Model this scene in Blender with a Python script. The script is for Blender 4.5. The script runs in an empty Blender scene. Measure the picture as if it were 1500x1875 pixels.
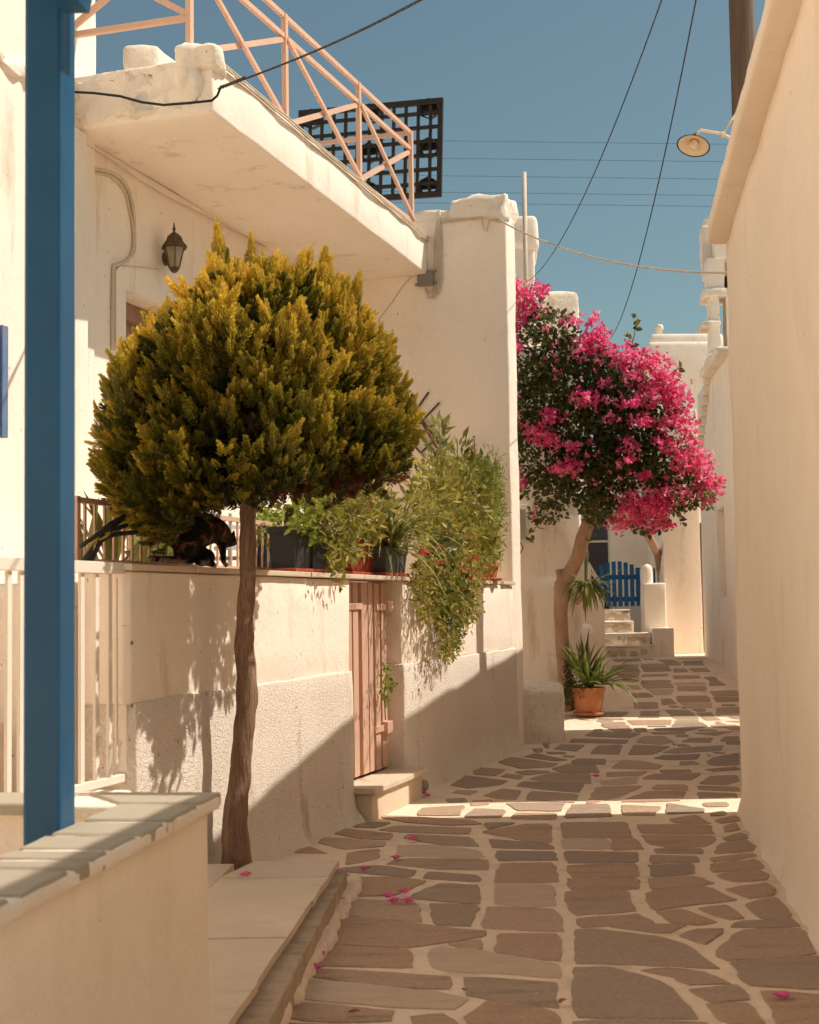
import bpy, bmesh, math, random
import numpy as np
from mathutils import Vector, Matrix, noise
random.seed(7); RNG = np.random.default_rng(11)
sc = bpy.context.scene
COL = sc.collection
V = Vector

# ------------------------------------------------------------------ camera, sky, sun, exposure
F = 2600.0                                   # focal length in photo pixels (photo is 1500 x 1875)
EYE = V((0, 0, 1.6)); PITCH = math.atan(170 / F); ROLL = math.radians(0.88)
_fw = V((0, math.cos(PITCH), math.sin(PITCH))); _u0 = V((0, -math.sin(PITCH), math.cos(PITCH))); _x0 = V((1, 0, 0))
RIGHT = _x0 * math.cos(ROLL) - _u0 * math.sin(ROLL); UP = _u0 * math.cos(ROLL) + _x0 * math.sin(ROLL)
cam = bpy.data.cameras.new('camera'); camo = bpy.data.objects.new('camera', cam); COL.objects.link(camo)
camo.matrix_world = Matrix(((RIGHT.x, UP.x, -_fw.x, EYE.x), (RIGHT.y, UP.y, -_fw.y, EYE.y), (RIGHT.z, UP.z, -_fw.z, EYE.z), (0, 0, 0, 1)))
cam.sensor_fit = 'HORIZONTAL'; cam.sensor_width = 24; cam.lens = 24 * F / 1500
cam.clip_start = 0.05; cam.clip_end = 2000
cam.dof.use_dof = True; cam.dof.focus_distance = 12.5; cam.dof.aperture_fstop = 4.5
sc.camera = camo
SUN_EL = math.radians(53.1); SUN_AZ = (1.0, 0.02)
SUN = V((SUN_AZ[0] * math.cos(SUN_EL), SUN_AZ[1] * math.cos(SUN_EL), math.sin(SUN_EL))).normalized()
world = bpy.data.worlds.new('World'); sc.world = world; world.use_nodes = True
wn = world.node_tree.nodes; wl = world.node_tree.links; wn.clear()
sky = wn.new('ShaderNodeTexSky'); sky.sky_type = 'NISHITA'; sky.sun_disc = False
sky.sun_elevation = SUN_EL; sky.sun_rotation = math.radians(89); sky.air_density = 1.0; sky.dust_density = 1.5; sky.ozone_density = 1.5
tint = wn.new('ShaderNodeMix'); tint.data_type = 'RGBA'; tint.blend_type = 'MULTIPLY'; tint.inputs[0].default_value = 1
tint.inputs[7].default_value = (0.86, 0.93, 0.74, 1)
bg = wn.new('ShaderNodeBackground'); bg.inputs[1].default_value = 0.064
wo = wn.new('ShaderNodeOutputWorld')
wl.new(sky.outputs[0], tint.inputs[6]); wl.new(tint.outputs[2], bg.inputs[0]); wl.new(bg.outputs[0], wo.inputs[0])
sl = bpy.data.lights.new('sun', 'SUN'); sl.energy = 2.8; sl.angle = math.radians(0.5); sl.color = (1.0, 0.915, 0.80)
so = bpy.data.objects.new('sun', sl); COL.objects.link(so); so.location = (10, 5, 20)
so.rotation_euler = (-SUN).to_track_quat('-Z', 'Y').to_euler()
vs = sc.view_settings; vs.view_transform = 'Standard'; vs.look = 'None'; vs.gamma = 1; vs.exposure = 0.79
sc.cycles.max_bounces = 12; sc.cycles.diffuse_bounces = 6; sc.cycles.transparent_max_bounces = 12; sc.cycles.use_denoising = True; sc.cycles.use_adaptive_sampling = True; sc.cycles.adaptive_threshold = 0.03; sc.cycles.transmission_bounces = 4; sc.cycles.glossy_bounces = 3

# ------------------------------------------------------------------ pixel helpers (photo pixel -> point at a real distance)
def ray(px, py):
    return RIGHT * ((px - 750) / F) + UP * (-(py - 937.5) / F) + _fw
def at(px, py, y):
    d = ray(px, py); return EYE + d * (y / d.y)
def proj(p):
    d = V(p) - EYE; k = d.dot(_fw); return 750 + F * d.dot(RIGHT) / k, 937.5 - F * d.dot(UP) / k
def onplane(px, py, p, n):
    d = ray(px, py); return EYE + d * ((p - EYE).dot(n) / d.dot(n))
def onz(px, py, z=0.0):
    d = ray(px, py); return EYE + d * ((z - EYE.z) / d.z)
# frame of the house on the left: u along the street (0 = far corner), v into the house
WK = V((1.15, 15.9, 0)); WU = V((0.2973, 0.9548, 0)); WV = V((-0.9548, 0.2973, 0)); Z = V((0, 0, 1))
def W(u, v, z): return WK + WU * u + WV * v + Z * z
def onW(px, py, v=0.0): return onplane(px, py, WK + WV * v, WV)
def onU(px, py, u=0.0): return onplane(px, py, WK + WU * u, WU)
def gz(y):
    t = min(max((y - 18.5) / 9.5, 0), 1); return 0.5 * t * t * (3 - 2 * t)

# ------------------------------------------------------------------ mesh builder
OLOC = {}
class MB:
    def __init__(s): s.v = []; s.f = []; s.t = []
    def tint(s, val):
        s.t += [val] * (len(s.v) - len(s.t)); return s
    def add(s, vs, fs):
        n = len(s.v); s.v += [V(p) for p in vs]; s.f += [tuple(i + n for i in f) for f in fs]; return s
    def box(s, O, A, B, C, bev=0.0):
        O, A, B, C = V(O), V(A), V(B), V(C)
        if A.cross(B).dot(C) < 0: A, B = B, A
        if bev <= 0:
            p = [O, O + A, O + A + B, O + B]; p += [q + C for q in p]
            return s.add(p, [(3, 2, 1, 0), (4, 5, 6, 7), (0, 1, 5, 4), (1, 2, 6, 5), (2, 3, 7, 6), (3, 0, 4, 7)])
        bm = bmesh.new(); p = [O, O + A, O + A + B, O + B]; p += [q + C for q in p]
        vv = [bm.verts.new(q) for q in p]
        for f in [(3, 2, 1, 0), (4, 5, 6, 7), (0, 1, 5, 4), (1, 2, 6, 5), (2, 3, 7, 6), (3, 0, 4, 7)]: bm.faces.new([vv[i] for i in f])
        bmesh.ops.bevel(bm, geom=bm.edges[:], offset=bev, segments=2, affect='EDGES', profile=0.6)
        bm.verts.index_update(); s.add([q.co.copy() for q in bm.verts], [tuple(q.index for q in f.verts) for f in bm.faces]); bm.free(); return s
    def bar(s, a, b, w, h=None, bev=0.0, up=Z):
        a, b = V(a), V(b); h = h or w; d = (b - a); dn = d.normalized()
        x = dn.cross(up); x = x.normalized() if x.length > 1e-4 else V((1, 0, 0)); y = x.cross(dn)
        return s.box(a - x * w / 2 - y * h / 2, x * w, y * h, d, bev)
    def rbox(s, O, A, B, C, r=0.03, seg=0.3, amp=0.0, freq=1.5, fn=None):
        """rounded, gently uneven block (hand-plastered masonry)"""
        O, A, B, C = V(O), V(A), V(B), V(C)
        if A.cross(B).dot(C) < 0: A, B = B, A
        L = [A.length, B.length, C.length]; E = [A / L[0], B / L[1], C / L[2]]
        r = min(r, min(L) * 0.45)
        T = []
        for l in L:
            n = max(1, int((l - 2 * r) / seg)); t = [0, r * .35, r] + [r + (l - 2 * r) * i / n for i in range(1, n)] + [l - r, l - r * .35, l]; T.append(t)
        idx = {}; vs = []; fs = []
        def vid(i, j, k):
            key = (i, j, k)
            if key in idx: return idx[key]
            p = [T[0][i], T[1][j], T[2][k]]
            q = [min(max(p[a], r), L[a] - r) for a in range(3)]
            d = V([p[a] - q[a] for a in range(3)]); nn = d.normalized() if d.length > 1e-9 else V((0, 0, 1))
            m = V(q) + nn * min(r, d.length if d.length < r else r) if d.length > 0 else V(q)
            wp = O + E[0] * m.x + E[1] * m.y + E[2] * m.z
            if amp:
                wn_ = E[0] * nn.x + E[1] * nn.y + E[2] * nn.z
                wp = wp + wn_ * amp * (noise.noise(wp * freq) + 0.5 * noise.noise(wp * freq * 3.1)) 
            if fn: wp = fn(wp)
            idx[key] = len(vs); vs.append(wp); return idx[key]
        n = [len(t) - 1 for t in T]
        for a, b, c in ((0, 1, 2), (1, 2, 0), (2, 0, 1)):
            for side in (0, n[c]):
                for i in range(n[a]):
                    for j in range(n[b]):
                        def g(ii, jj):
                            k = [0, 0, 0]; k[a] = ii; k[b] = jj; k[c] = side; return vid(*k)
                        q = (g(i, j), g(i + 1, j), g(i + 1, j + 1), g(i, j + 1))
                        fs.append(q if side else q[::-1])
        return s.add(vs, fs)
    def tube(s, pts, rad, n=8, caps=True, wob=0.0):
        pts = [V(p) for p in pts]; N = len(pts)
        if not hasattr(rad, '__len__'): rad = [rad] * N
        t0 = (pts[1] - pts[0]).normalized(); x = t0.orthogonal().normalized(); rings = []
        for i in range(N):
            t = (pts[min(i + 1, N - 1)] - pts[max(i - 1, 0)]).normalized()
            x = (x - t * x.dot(t)); x = x.normalized() if x.length > 1e-6 else t.orthogonal().normalized(); y = t.cross(x)
            ring = []
            for k in range(n):
                a = 2 * math.pi * k / n; rr = rad[i]
                p = pts[i] + (x * math.cos(a) + y * math.sin(a)) * rr
                if wob: p = pts[i] + (p - pts[i]) * (1 + wob * noise.noise(p * 9))
                ring.append(p)
            rings.append(ring)
        b = len(s.v); vs = [p for r in rings for p in r]; fs = []
        for i in range(N - 1):
            for k in range(n):
                k2 = (k + 1) % n; fs.append((i * n + k, i * n + k2, (i + 1) * n + k2, (i + 1) * n + k))
        if caps: fs += [tuple(range(n))[::-1], tuple((N - 1) * n + k for k in range(n))]
        return s.add(vs, fs)
    def lathe(s, c, prof, n=20, axis=Z, close=False):
        c = V(c); axis = V(axis).normalized(); x = axis.orthogonal().normalized(); y = axis.cross(x)
        vs = [c + axis * h + (x * math.cos(2 * math.pi * k / n) + y * math.sin(2 * math.pi * k / n)) * r for r, h in prof for k in range(n)]
        fs = [(i * n + k, i * n + (k + 1) % n, (i + 1) * n + (k + 1) % n, (i + 1) * n + k) for i in range(len(prof) - 1) for k in range(n)]
        if close: fs += [tuple(range(n))[::-1], tuple((len(prof) - 1) * n + k for k in range(n))]
        return s.add(vs, fs)
    def prism(s, poly, ext):
        poly = [V(p) for p in poly]; ext = V(ext); n = len(poly)
        nn = sum(((poly[i] - poly[0]).cross(poly[i + 1] - poly[0]) for i in range(1, n - 1)), V((0, 0, 0)))
        if nn.dot(ext) > 0: poly = poly[::-1]
        vs = poly + [p + ext for p in poly]
        return s.add(vs, [tuple(range(n)), tuple(range(2 * n - 1, n - 1, -1))] + [((i + 1) % n, i, n + i, n + (i + 1) % n) for i in range(n)])
    def ball(s, c, r, n=8, m=6):
        r = V((r, r, r)) if not hasattr(r, '__len__') else V(r); c = V(c); vs = [c - V((0, 0, r.z))]
        for j in range(1, m):
            ph = math.pi * j / m
            for k in range(n):
                a = 2 * math.pi * k / n; vs.append(c + V((r.x * math.sin(ph) * math.cos(a), r.y * math.sin(ph) * math.sin(a), -r.z * math.cos(ph))))
        vs.append(c + V((0, 0, r.z))); T = len(vs) - 1; fs = []
        for k in range(n):
            fs.append((0, 1 + (k + 1) % n, 1 + k)); fs.append((T, T - n + k, T - n + (k + 1) % n))
            for j in range(m - 2): a = 1 + j * n; fs.append((a + k, a + (k + 1) % n, a + n + (k + 1) % n, a + n + k))
        return s.add(vs, fs)
    def strap(s, p, d, length, w, droop=1.0, seg=5, fold=0.25, twist=None):
        """long narrow leaf arching under its own weight"""
        p = V(p); d = V(d).normalized(); side = d.cross(Z); side = side.normalized() if side.length > 1e-3 else V((1, 0, 0))
        if twist: side = (Matrix.Rotation(twist, 3, d) @ side)
        st = length / seg; vs = []; fs = []
        for i in range(seg + 1):
            t = i / seg; ww = w * (0.55 + 1.2 * t * (1 - t) * 1.5) * (1 - t ** 3) + 0.001
            nrm = side.cross(d).normalized()
            vs += [p - side * ww / 2 + nrm * ww * fold, p.copy(), p + side * ww / 2 + nrm * ww * fold]
            if i < seg: b = 3 * i; fs += [(b, b + 1, b + 4, b + 3), (b + 1, b + 2, b + 5, b + 4)]
            d = (d - Z * droop * st).normalized(); p = p + d * st
        return s.add(vs, fs)
    def build(s, name, mat, parent=None, smooth=False, label=None, cat=None, group=None, kind=None, auto=None):
        if parent is not None: o0 = OLOC[parent.name]
        else:
            xs = [p.x for p in s.v]; ys = [p.y for p in s.v]; o0 = V(((min(xs) + max(xs)) / 2, (min(ys) + max(ys)) / 2, min(p.z for p in s.v)))
        me = bpy.data.meshes.new(name); me.from_pydata([tuple(p - o0) for p in s.v], [], s.f); me.update()
        if smooth:
            me.polygons.foreach_set('use_smooth', [True] * len(me.polygons))
        if s.t:
            s.tint(s.t[-1]); a = me.attributes.new('tint', 'FLOAT', 'POINT'); a.data.foreach_set('value', s.t)
        me.materials.append(mat)
        o = bpy.data.objects.new(name, me); COL.objects.link(o)
        if parent is not None: o.parent = parent
        else: o.location = o0
        OLOC[o.name] = o0
        tag(o, label, cat, group, kind); return o
def tag(o, label=None, cat=None, group=None, kind=None):
    if label: o['label'] = label
    if cat: o['category'] = cat
    if group: o['group'] = group
    if kind: o['kind'] = kind
    return o
def thing(name, label, cat, loc, group=None):
    o = bpy.data.objects.new(name, None); COL.objects.link(o); o.location = loc; o.empty_display_size = 0.1
    OLOC[o.name] = V(loc); return tag(o, label, cat, group)
def smooth_angle(o, deg=40):
    me = o.data; me.polygons.foreach_set('use_smooth', [True] * len(me.polygons))
    try: me.set_sharp_from_angle(angle=math.radians(deg))
    except Exception: pass
    return o

# ------------------------------------------------------------------ materials
def nt(name):
    m = bpy.data.materials.new(name); m.use_nodes = True; n = m.node_tree.nodes; n.clear()
    out = n.new('ShaderNodeOutputMaterial'); return m, n, m.node_tree.links, out
def rgba(c): return (c[0], c[1], c[2], 1)
def ramp(n, l, src, stops):
    r = n.new('ShaderNodeValToRGB'); e = r.color_ramp.elements
    e[0].position = stops[0][0]; e[0].color = rgba(stops[0][1]); e[1].position = stops[-1][0]; e[1].color = rgba(stops[-1][1])
    for p, c in stops[1:-1]: q = e.new(p); q.color = rgba(c)
    l.new(src, r.inputs[0]); return r.outputs[0]
def ntex(n, l, pos, scale, detail=4, rough=0.55, dist=0.0):
    t = n.new('ShaderNodeTexNoise'); t.inputs['Scale'].default_value = scale; t.inputs['Detail'].default_value = detail
    t.inputs['Roughness'].default_value = rough; t.inputs['Distortion'].default_value = dist; l.new(pos, t.inputs['Vector']); return t.outputs[0]
def mapping(n, l, pos, sc_):
    m = n.new('ShaderNodeMapping'); m.inputs['Scale'].default_value = sc_; l.new(pos, m.inputs['Vector']); return m.outputs[0]
def mix(n, l, fac, a, b, mode='MIX'):
    m = n.new('ShaderNodeMix'); m.data_type = 'RGBA'; m.blend_type = mode
    for i, v in ((0, fac), (6, a), (7, b)):
        if hasattr(v, 'node'): l.new(v, m.inputs[i])
        else: m.inputs[i].default_value = v if i == 0 else rgba(v)
    return m.outputs[2]
def gray(v): return (v, v, v)
def pmat(name, c1, c2=None, scale=3.0, rough=0.8, bumps=(), stains=None, specks=None, rand=None, stretch=None, metal=0.0, spec=0.3, fine=None):
    """c1/c2 mottled by noise; stains=(colour, scale, threshold, stretch); specks=(colour, scale, threshold); rand=colour mixed by object"""
    m, n, l, out = nt(name); b = n.new('ShaderNodeBsdfPrincipled'); l.new(b.outputs[0], out.inputs[0])
    g = n.new('ShaderNodeNewGeometry'); pos = g.outputs['Position']; p2 = mapping(n, l, pos, stretch) if stretch else pos
    col = c1
    if c2: col = ramp(n, l, ntex(n, l, p2, scale, 6, 0.6), [(0.32, c1), (0.68, c2)])
    if rand:
        oi = n.new('ShaderNodeObjectInfo'); f = ramp(n, l, oi.outputs['Random'], [(0, gray(0)), (1, gray(1))])
        r2 = ramp(n, l, oi.outputs['Random'], rand); col = mix(n, l, 0.72, col, r2)
    if fine:
        col = mix(n, l, fine[1], col, ramp(n, l, ntex(n, l, p2, fine[0], 8, 0.75), [(0.3, fine[2]), (0.7, fine[3])]), 'MULTIPLY')
    if stains:
        c, s_, th, st = stains; ps = mapping(n, l, pos, st)
        f = ramp(n, l, ntex(n, l, ps, s_, 7, 0.65), [(th, gray(0)), (min(th + .14, 1), gray(.75))]); col = mix(n, l, f, col, c)
    if specks:
        c, s_, th = specks; f = ramp(n, l, ntex(n, l, pos, s_, 3, 0.6), [(th, gray(0)), (min(th + .04, 1), gray(.9))]); col = mix(n, l, f, col, c)
    if hasattr(col, 'node'): l.new(col, b.inputs['Base Color'])
    else: b.inputs['Base Color'].default_value = rgba(col)
    b.inputs['Roughness'].default_value = rough; b.inputs['Metallic'].default_value = metal; b.inputs['Specular IOR Level'].default_value = spec
    prev = None
    for kind, s_, dist in bumps:
        if kind == 'noise': h = ntex(n, l, p2, s_, 5, 0.6)
        elif kind == 'pebble':
            vt = n.new('ShaderNodeTexVoronoi'); vt.inputs['Scale'].default_value = s_; vt.feature = 'SMOOTH_F1'
            w_ = n.new('ShaderNodeMix'); w_.data_type = 'VECTOR'; w_.inputs[0].default_value = 0.06
            nz = n.new('ShaderNodeTexNoise'); nz.inputs['Scale'].default_value = s_ * .6; l.new(pos, nz.inputs['Vector'])
            l.new(pos, w_.inputs[4]); l.new(nz.outputs[1], w_.inputs[5]); l.new(w_.outputs[1], vt.inputs['Vector']); h = vt.outputs[0]
        bp = n.new('ShaderNodeBump'); bp.inputs['Distance'].default_value = dist; bp.inputs['Strength'].default_value = 1.0
        l.new(h, bp.inputs['Height'])
        if prev: l.new(prev, bp.inputs['Normal'])
        prev = bp.outputs[0]
    if prev: l.new(prev, b.inputs['Normal'])
    return m
def leafmat(name, stops, trans=0.35, rough=0.5, spec=0.3):
    """leaf colour from the per-leaf 'tint' attribute"""
    m, n, l, out = nt(name); b = n.new('ShaderNodeBsdfPrincipled'); a = n.new('ShaderNodeAttribute'); a.attribute_name = 'tint'
    c = ramp(n, l, a.outputs['Fac'], stops); l.new(c, b.inputs['Base Color']); b.inputs['Roughness'].default_value = rough; b.inputs['Specular IOR Level'].default_value = spec
    t = n.new('ShaderNodeBsdfTranslucent'); l.new(c, t.inputs[0]); ms = n.new('ShaderNodeMixShader'); ms.inputs[0].default_value = trans
    l.new(b.outputs[0], ms.inputs[1]); l.new(t.outputs[0], ms.inputs[2]); l.new(ms.outputs[0], out.inputs[0]); return m

CREAM = (0.92, 0.805, 0.69); CREAM2 = (0.87, 0.755, 0.635)
M = {}
M['plaster'] = pmat('whitewashed plaster', CREAM, CREAM2, 1.3, 0.85, [('noise', 5, .012), ('noise', 45, .003), ('noise', 160, .0012)], stains=((.60, .47, .34), 2.0, .57, (1.6, 1.6, .35)), specks=((.42, .30, .19), 24, .685), fine=(190, .45, gray(.90), gray(1.08)))
M['plaster_clean'] = pmat('smooth whitewashed plaster', (.92, .80, .675), (.87, .745, .615), .9, 0.85, [('noise', 1.1, .05), ('noise', 4, .018), ('noise', 30, .003), ('noise', 110, .0025)], stains=((.81, .68, .545), 1.6, .56, (1.0, 1.0, .5)), specks=((.5, .37, .22), 16, .71), fine=(200, .4, gray(.91), gray(1.08)))
M['plaster_old'] = pmat('weathered whitewash', (.90, .80, .69), (.79, .68, .56), 2.2, 0.9, [('noise', 4, .03), ('noise', 28, .008), ('noise', 120, .002)], stains=((.50, .36, .23), 2.6, .56, (1.5, 1.5, .6)), specks=((.33, .22, .13), 15, .675), fine=(150, .45, gray(.84), gray(1.06)))
M['stucco'] = pmat('rough pebbled stucco', (.92, .815, .70), (.86, .75, .63), 1.2, 0.95, [('pebble', 85, .008), ('noise', 60, .009), ('noise', 140, .004)], stains=((.56, .42, .28), 2.4, .585, (1.3, 1.3, .45)), specks=((.45, .32, .2), 34, .655), fine=(130, .5, gray(.80), gray(1.08)))
M['mortar'] = pmat('whitewashed mortar', (.92, .735, .56), (.84, .66, .49), 4.0, 0.95, [('noise', 14, .012), ('noise', 60, .006), ('noise', 200, .002)], stains=((.62, .475, .34), 3.2, .53, (1, 1, 1)), fine=(120, .5, gray(.80), gray(1.08)))
M['stone'] = pmat('grey brown flagstone', (.47, .33, .235), (.38, .265, .185), 5.0, 0.72, [('noise', 9, .018), ('noise', 60, .005)], rand=[(0, (.33, .255, .20)), (.3, (.44, .325, .24)), (.6, (.50, .345, .235)), (.85, (.53, .34, .22)), (1, (.62, .43, .30))],
                 stretch=(1.0, 2.2, 1), stains=((.26, .185, .125), 2.5, .56, (.6, 3, 1)), specks=((.60, .47, .345), 30, .675), fine=(38, .85, gray(.62), gray(1.25)))
M['stone_pale'] = pmat('pale veined flagstone', (.62, .475, .345), (.54, .40, .285), 5.0, 0.75, [('noise', 12, .014), ('noise', 60, .004)], stains=((.27, .20, .14), 6.0, .60, (1, 3.0, 1)), stretch=(1, 2.5, 1))
M['marble'] = pmat('worn pale marble', (.70, .565, .43), (.60, .475, .355), 2.2, 0.6, [('noise', 6, .006), ('noise', 60, .002)], stains=((.33, .27, .20), 5.0, .60, (.7, 3.5, 1)), specks=((.36, .24, .14), 18, .74))
M['rawstone'] = pmat('broken stone edge', (.56, .42, .29), (.40, .30, .21), 7.0, 0.9, [('noise', 16, .03), ('noise', 60, .008)], stains=((.20, .17, .13), 6.0, .55, (1, 3, .4)))
M['slate'] = pmat('grey green slate coping', (.37, .32, .245), (.31, .265, .205), 4.0, 0.65, [('noise', 10, .008), ('noise', 70, .002)], rand=[(0, (.37, .315, .24)), (1, (.46, .395, .295))], fine=(60, .4, gray(.8), gray(1.1)), stretch=(1, 3, 1))
M['blue'] = pmat('blue gloss paint', (.005, .064, .145), (.008, .082, .175), 2.5, 0.42, [('noise', 40, .0008), ('noise', 3, .003)], fine=(6, .2, gray(.75), gray(1.25)), spec=.4, specks=((.25, .33, .40), 30, .80))
M['gateblue'] = pmat('bright blue paint', (.007, .075, .21), (.012, .095, .25), 3, 0.5, [('noise', 20, .002)])
M['peach'] = pmat('peach metal paint', (.68, .43, .31), (.62, .385, .275), 3, 0.55, [('noise', 30, .0015)], specks=((.40, .2, .11), 24, .76))
M['door'] = pmat('faded peach door paint', (.62, .39, .285), (.55, .34, .245), 3, 0.6, [('noise', 14, .004)], stretch=(3, 3, .5), specks=((.33, .2, .13), 20, .73))
M['gate'] = pmat('off white gate paint', (.84, .745, .64), (.77, .68, .575), 3, 0.5, [('noise', 25, .0015)], specks=((.42, .24, .12), 20, .77))
M['bark'] = pmat('furrowed brown bark', (.46, .285, .18), (.25, .15, .095), 8, 0.95, [('noise', 10, .05), ('noise', 40, .015)], stretch=(1.6, 1.6, .22), fine=(30, .6, gray(.6), gray(1.15)))
M['bark2'] = pmat('smooth orange brown bark', (.46, .285, .18), (.34, .205, .13), 6, 0.85, [('noise', 14, .02), ('noise', 40, .005)], stretch=(1, 1, .5))
M['polewood'] = pmat('weathered pole timber', (.19, .125, .08), (.12, .08, .055), 10, 0.9, [('noise', 20, .014)], stretch=(2, 2, .08))
M['terracotta'] = pmat('terracotta', (.50, .19, .088), (.43, .16, .07), 5, 0.6, [('noise', 30, .002)])
M['saucer'] = pmat('brick red plastic', (.40, .085, .045), (.34, .07, .04), 5, 0.55)
M['slategrey'] = pmat('blue grey plastic', (.085, .092, .095), (.07, .075, .08), 5, 0.5, [('noise', 20, .001)])
M['darkpot'] = pmat('charcoal plastic', (.03, .033, .036), (.04, .042, .045), 5, 0.5)
M['redpot'] = pmat('dark red plastic', (.23, .035, .025), (.19, .03, .02), 5, 0.5)
M['pallet'] = pmat('black recycled plastic', (.022, .018, .015), (.034, .026, .02), 8, 0.55, [('noise', 30, .002)])
M['black'] = pmat('black rubber', (.02, .019, .018), None, rough=.6)
M['hose'] = pmat('dark grey hose', (.035, .033, .033), (.06, .055, .05), 6, 0.55)
M['wire'] = pmat('dark wire', (.03, .035, .04), None, rough=.6)
M['palewire'] = pmat('painted cable', (.66, .55, .42), (.56, .45, .33), 10, 0.7)
M['yellow'] = pmat('yellow string', (.65, .40, .04), None, rough=.7)
M['brass'] = pmat('aged brown lamp metal', (.075, .05, .032), (.14, .085, .045), 20, 0.5, [('noise', 60, .002)], metal=.35)
M['rust'] = pmat('brown rusted steel', (.16, .075, .045), (.10, .055, .04), 20, .8)
M['enamel'] = pmat('cream enamel', (.80, .62, .42), (.74, .56, .37), 8, .4, stains=((.35, .18, .08), 12, .66, (1, 1, 1)))
M['rim'] = pmat('dark rim', (.05, .025, .03), None, rough=.5)
M['grey'] = pmat('grey plastic box', (.20, .18, .155), (.24, .21, .18), 8, .7, [('noise', 30, .002)])
M['paleblue'] = pmat('pale blue painted wood', (.42, .55, .62), (.36, .49, .57), 6, .6)
M['darkdoor'] = pmat('dark blue glazing', (.022, .03, .045), (.03, .04, .055), 1.5, .12, spec=.6)
M['frame'] = pmat('white frame', (.72, .65, .55), None, rough=.5)
M['shutter'] = pmat('worn blue shutter', (.16, .22, .36), (.12, .18, .31), 5, .6, [('noise', 20, .003)], stains=((.40, .16, .05), 6, .58, (1, 1, 1)))
M['woodbrown'] = pmat('brown varnished door', (.36, .215, .125), (.30, .17, .10), 5, .5, stretch=(4, 4, .4))
M['steel'] = pmat('dull steel', (.35, .32, .28), (.28, .26, .23), 10, .4, metal=.7)
M['bronze'] = pmat('dark bronze', (.05, .04, .03), None, rough=.45, metal=.6)
M['petal'] = pmat('magenta petal', (.72, .08, .33), (.80, .15, .42), 30, .6)
M['deadleaf'] = pmat('dry orange leaf', (.45, .17, .04), (.36, .12, .03), 30, .7)
def glassmat():
    m, n, l, out = nt('clear weathered cover'); b = n.new('ShaderNodeBsdfPrincipled'); b.inputs['Base Color'].default_value = (.75, .68, .56, 1)
    b.inputs['Roughness'].default_value = .15; b.inputs['Alpha'].default_value = .45; l.new(b.outputs[0], out.inputs[0]); return m
M['clear'] = glassmat()
def lampglass():
    m, n, l, out = nt('dusty lamp glass'); b = n.new('ShaderNodeBsdfPrincipled'); b.inputs['Base Color'].default_value = (.36, .30, .20, 1)
    b.inputs['Roughness'].default_value = .2; b.inputs['Alpha'].default_value = .7; l.new(b.outputs[0], out.inputs[0]); return m
M['lampglass'] = lampglass()
# leaves
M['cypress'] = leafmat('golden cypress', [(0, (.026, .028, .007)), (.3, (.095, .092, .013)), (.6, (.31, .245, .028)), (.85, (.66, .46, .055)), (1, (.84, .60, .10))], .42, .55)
M['deadcypress'] = leafmat('browned cypress', [(0, (.10, .035, .012)), (1, (.20, .075, .025))], .25, .7)
M['bleaf'] = leafmat('bougainvillea leaf', [(0, (.055, .065, .02)), (.5, (.13, .14, .035)), (.8, (.26, .215, .055)), (1, (.42, .21, .09))], .45, .45)
M['bract'] = leafmat('magenta bract', [(0, (.72, .05, .21)), (.45, (.92, .12, .32)), (.8, (.95, .27, .43)), (1, (.96, .56, .60))], .55, .6)
M['vine'] = leafmat('trailing succulent', [(0, (.11, .115, .025)), (.5, (.33, .30, .055)), (.8, (.54, .43, .10)), (1, (.60, .32, .15))], .45, .5)
M['fern'] = leafmat('light feathery green', [(0, (.10, .14, .022)), (1, (.34, .37, .055))], .45, .55)
M['strapg'] = leafmat('spider plant leaf', [(0, (.10, .11, .025)), (.6, (.28, .27, .07)), (1, (.52, .46, .15))], .4, .5)
M['yucca'] = leafmat('yucca leaf', [(0, (.08, .11, .03)), (.6, (.22, .26, .065)), (1, (.42, .44, .14))], .45, .42)
M['broad'] = leafmat('broad leaf', [(0, (.06, .075, .02)), (.6, (.17, .17, .04)), (1, (.36, .30, .07))], .45, .4)
M['redflower'] = leafmat('red flower', [(0, (.55, .03, .03)), (1, (.80, .12, .10))], .35, .6)

# ================================================================== THE SETTING
def mkground():
    xs = [-300, -60, -20, -8, -4] + [round(-3 + .5 * i, 2) for i in range(24)] + [10, 14, 24, 60, 300]
    ys = [-300, -60, -10] + [round(-2 + .5 * i, 2) for i in range(66)] + [34, 45, 80, 300]
    mb = MB(); n = len(xs)
    for y in ys:
        for x in xs:
            z = gz(y) - 0.004
            if -3 <= x <= 8 and -2 <= y <= 31: z += 0.006 * noise.noise(V((x * .9, y * .6, 0)))
            mb.v.append(V((x, y, z)))
    for j in range(len(ys) - 1):
        for i in range(n - 1): a = j * n + i; mb.f.append((a, a + 1, a + n + 1, a + n))
    return mb.build('ground', M['mortar'], smooth=True, kind='structure', label='whitewashed mortar bed of the paved lane')
GROUND = mkground(); OLOC[GROUND.name] = GROUND.location.copy()

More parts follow.
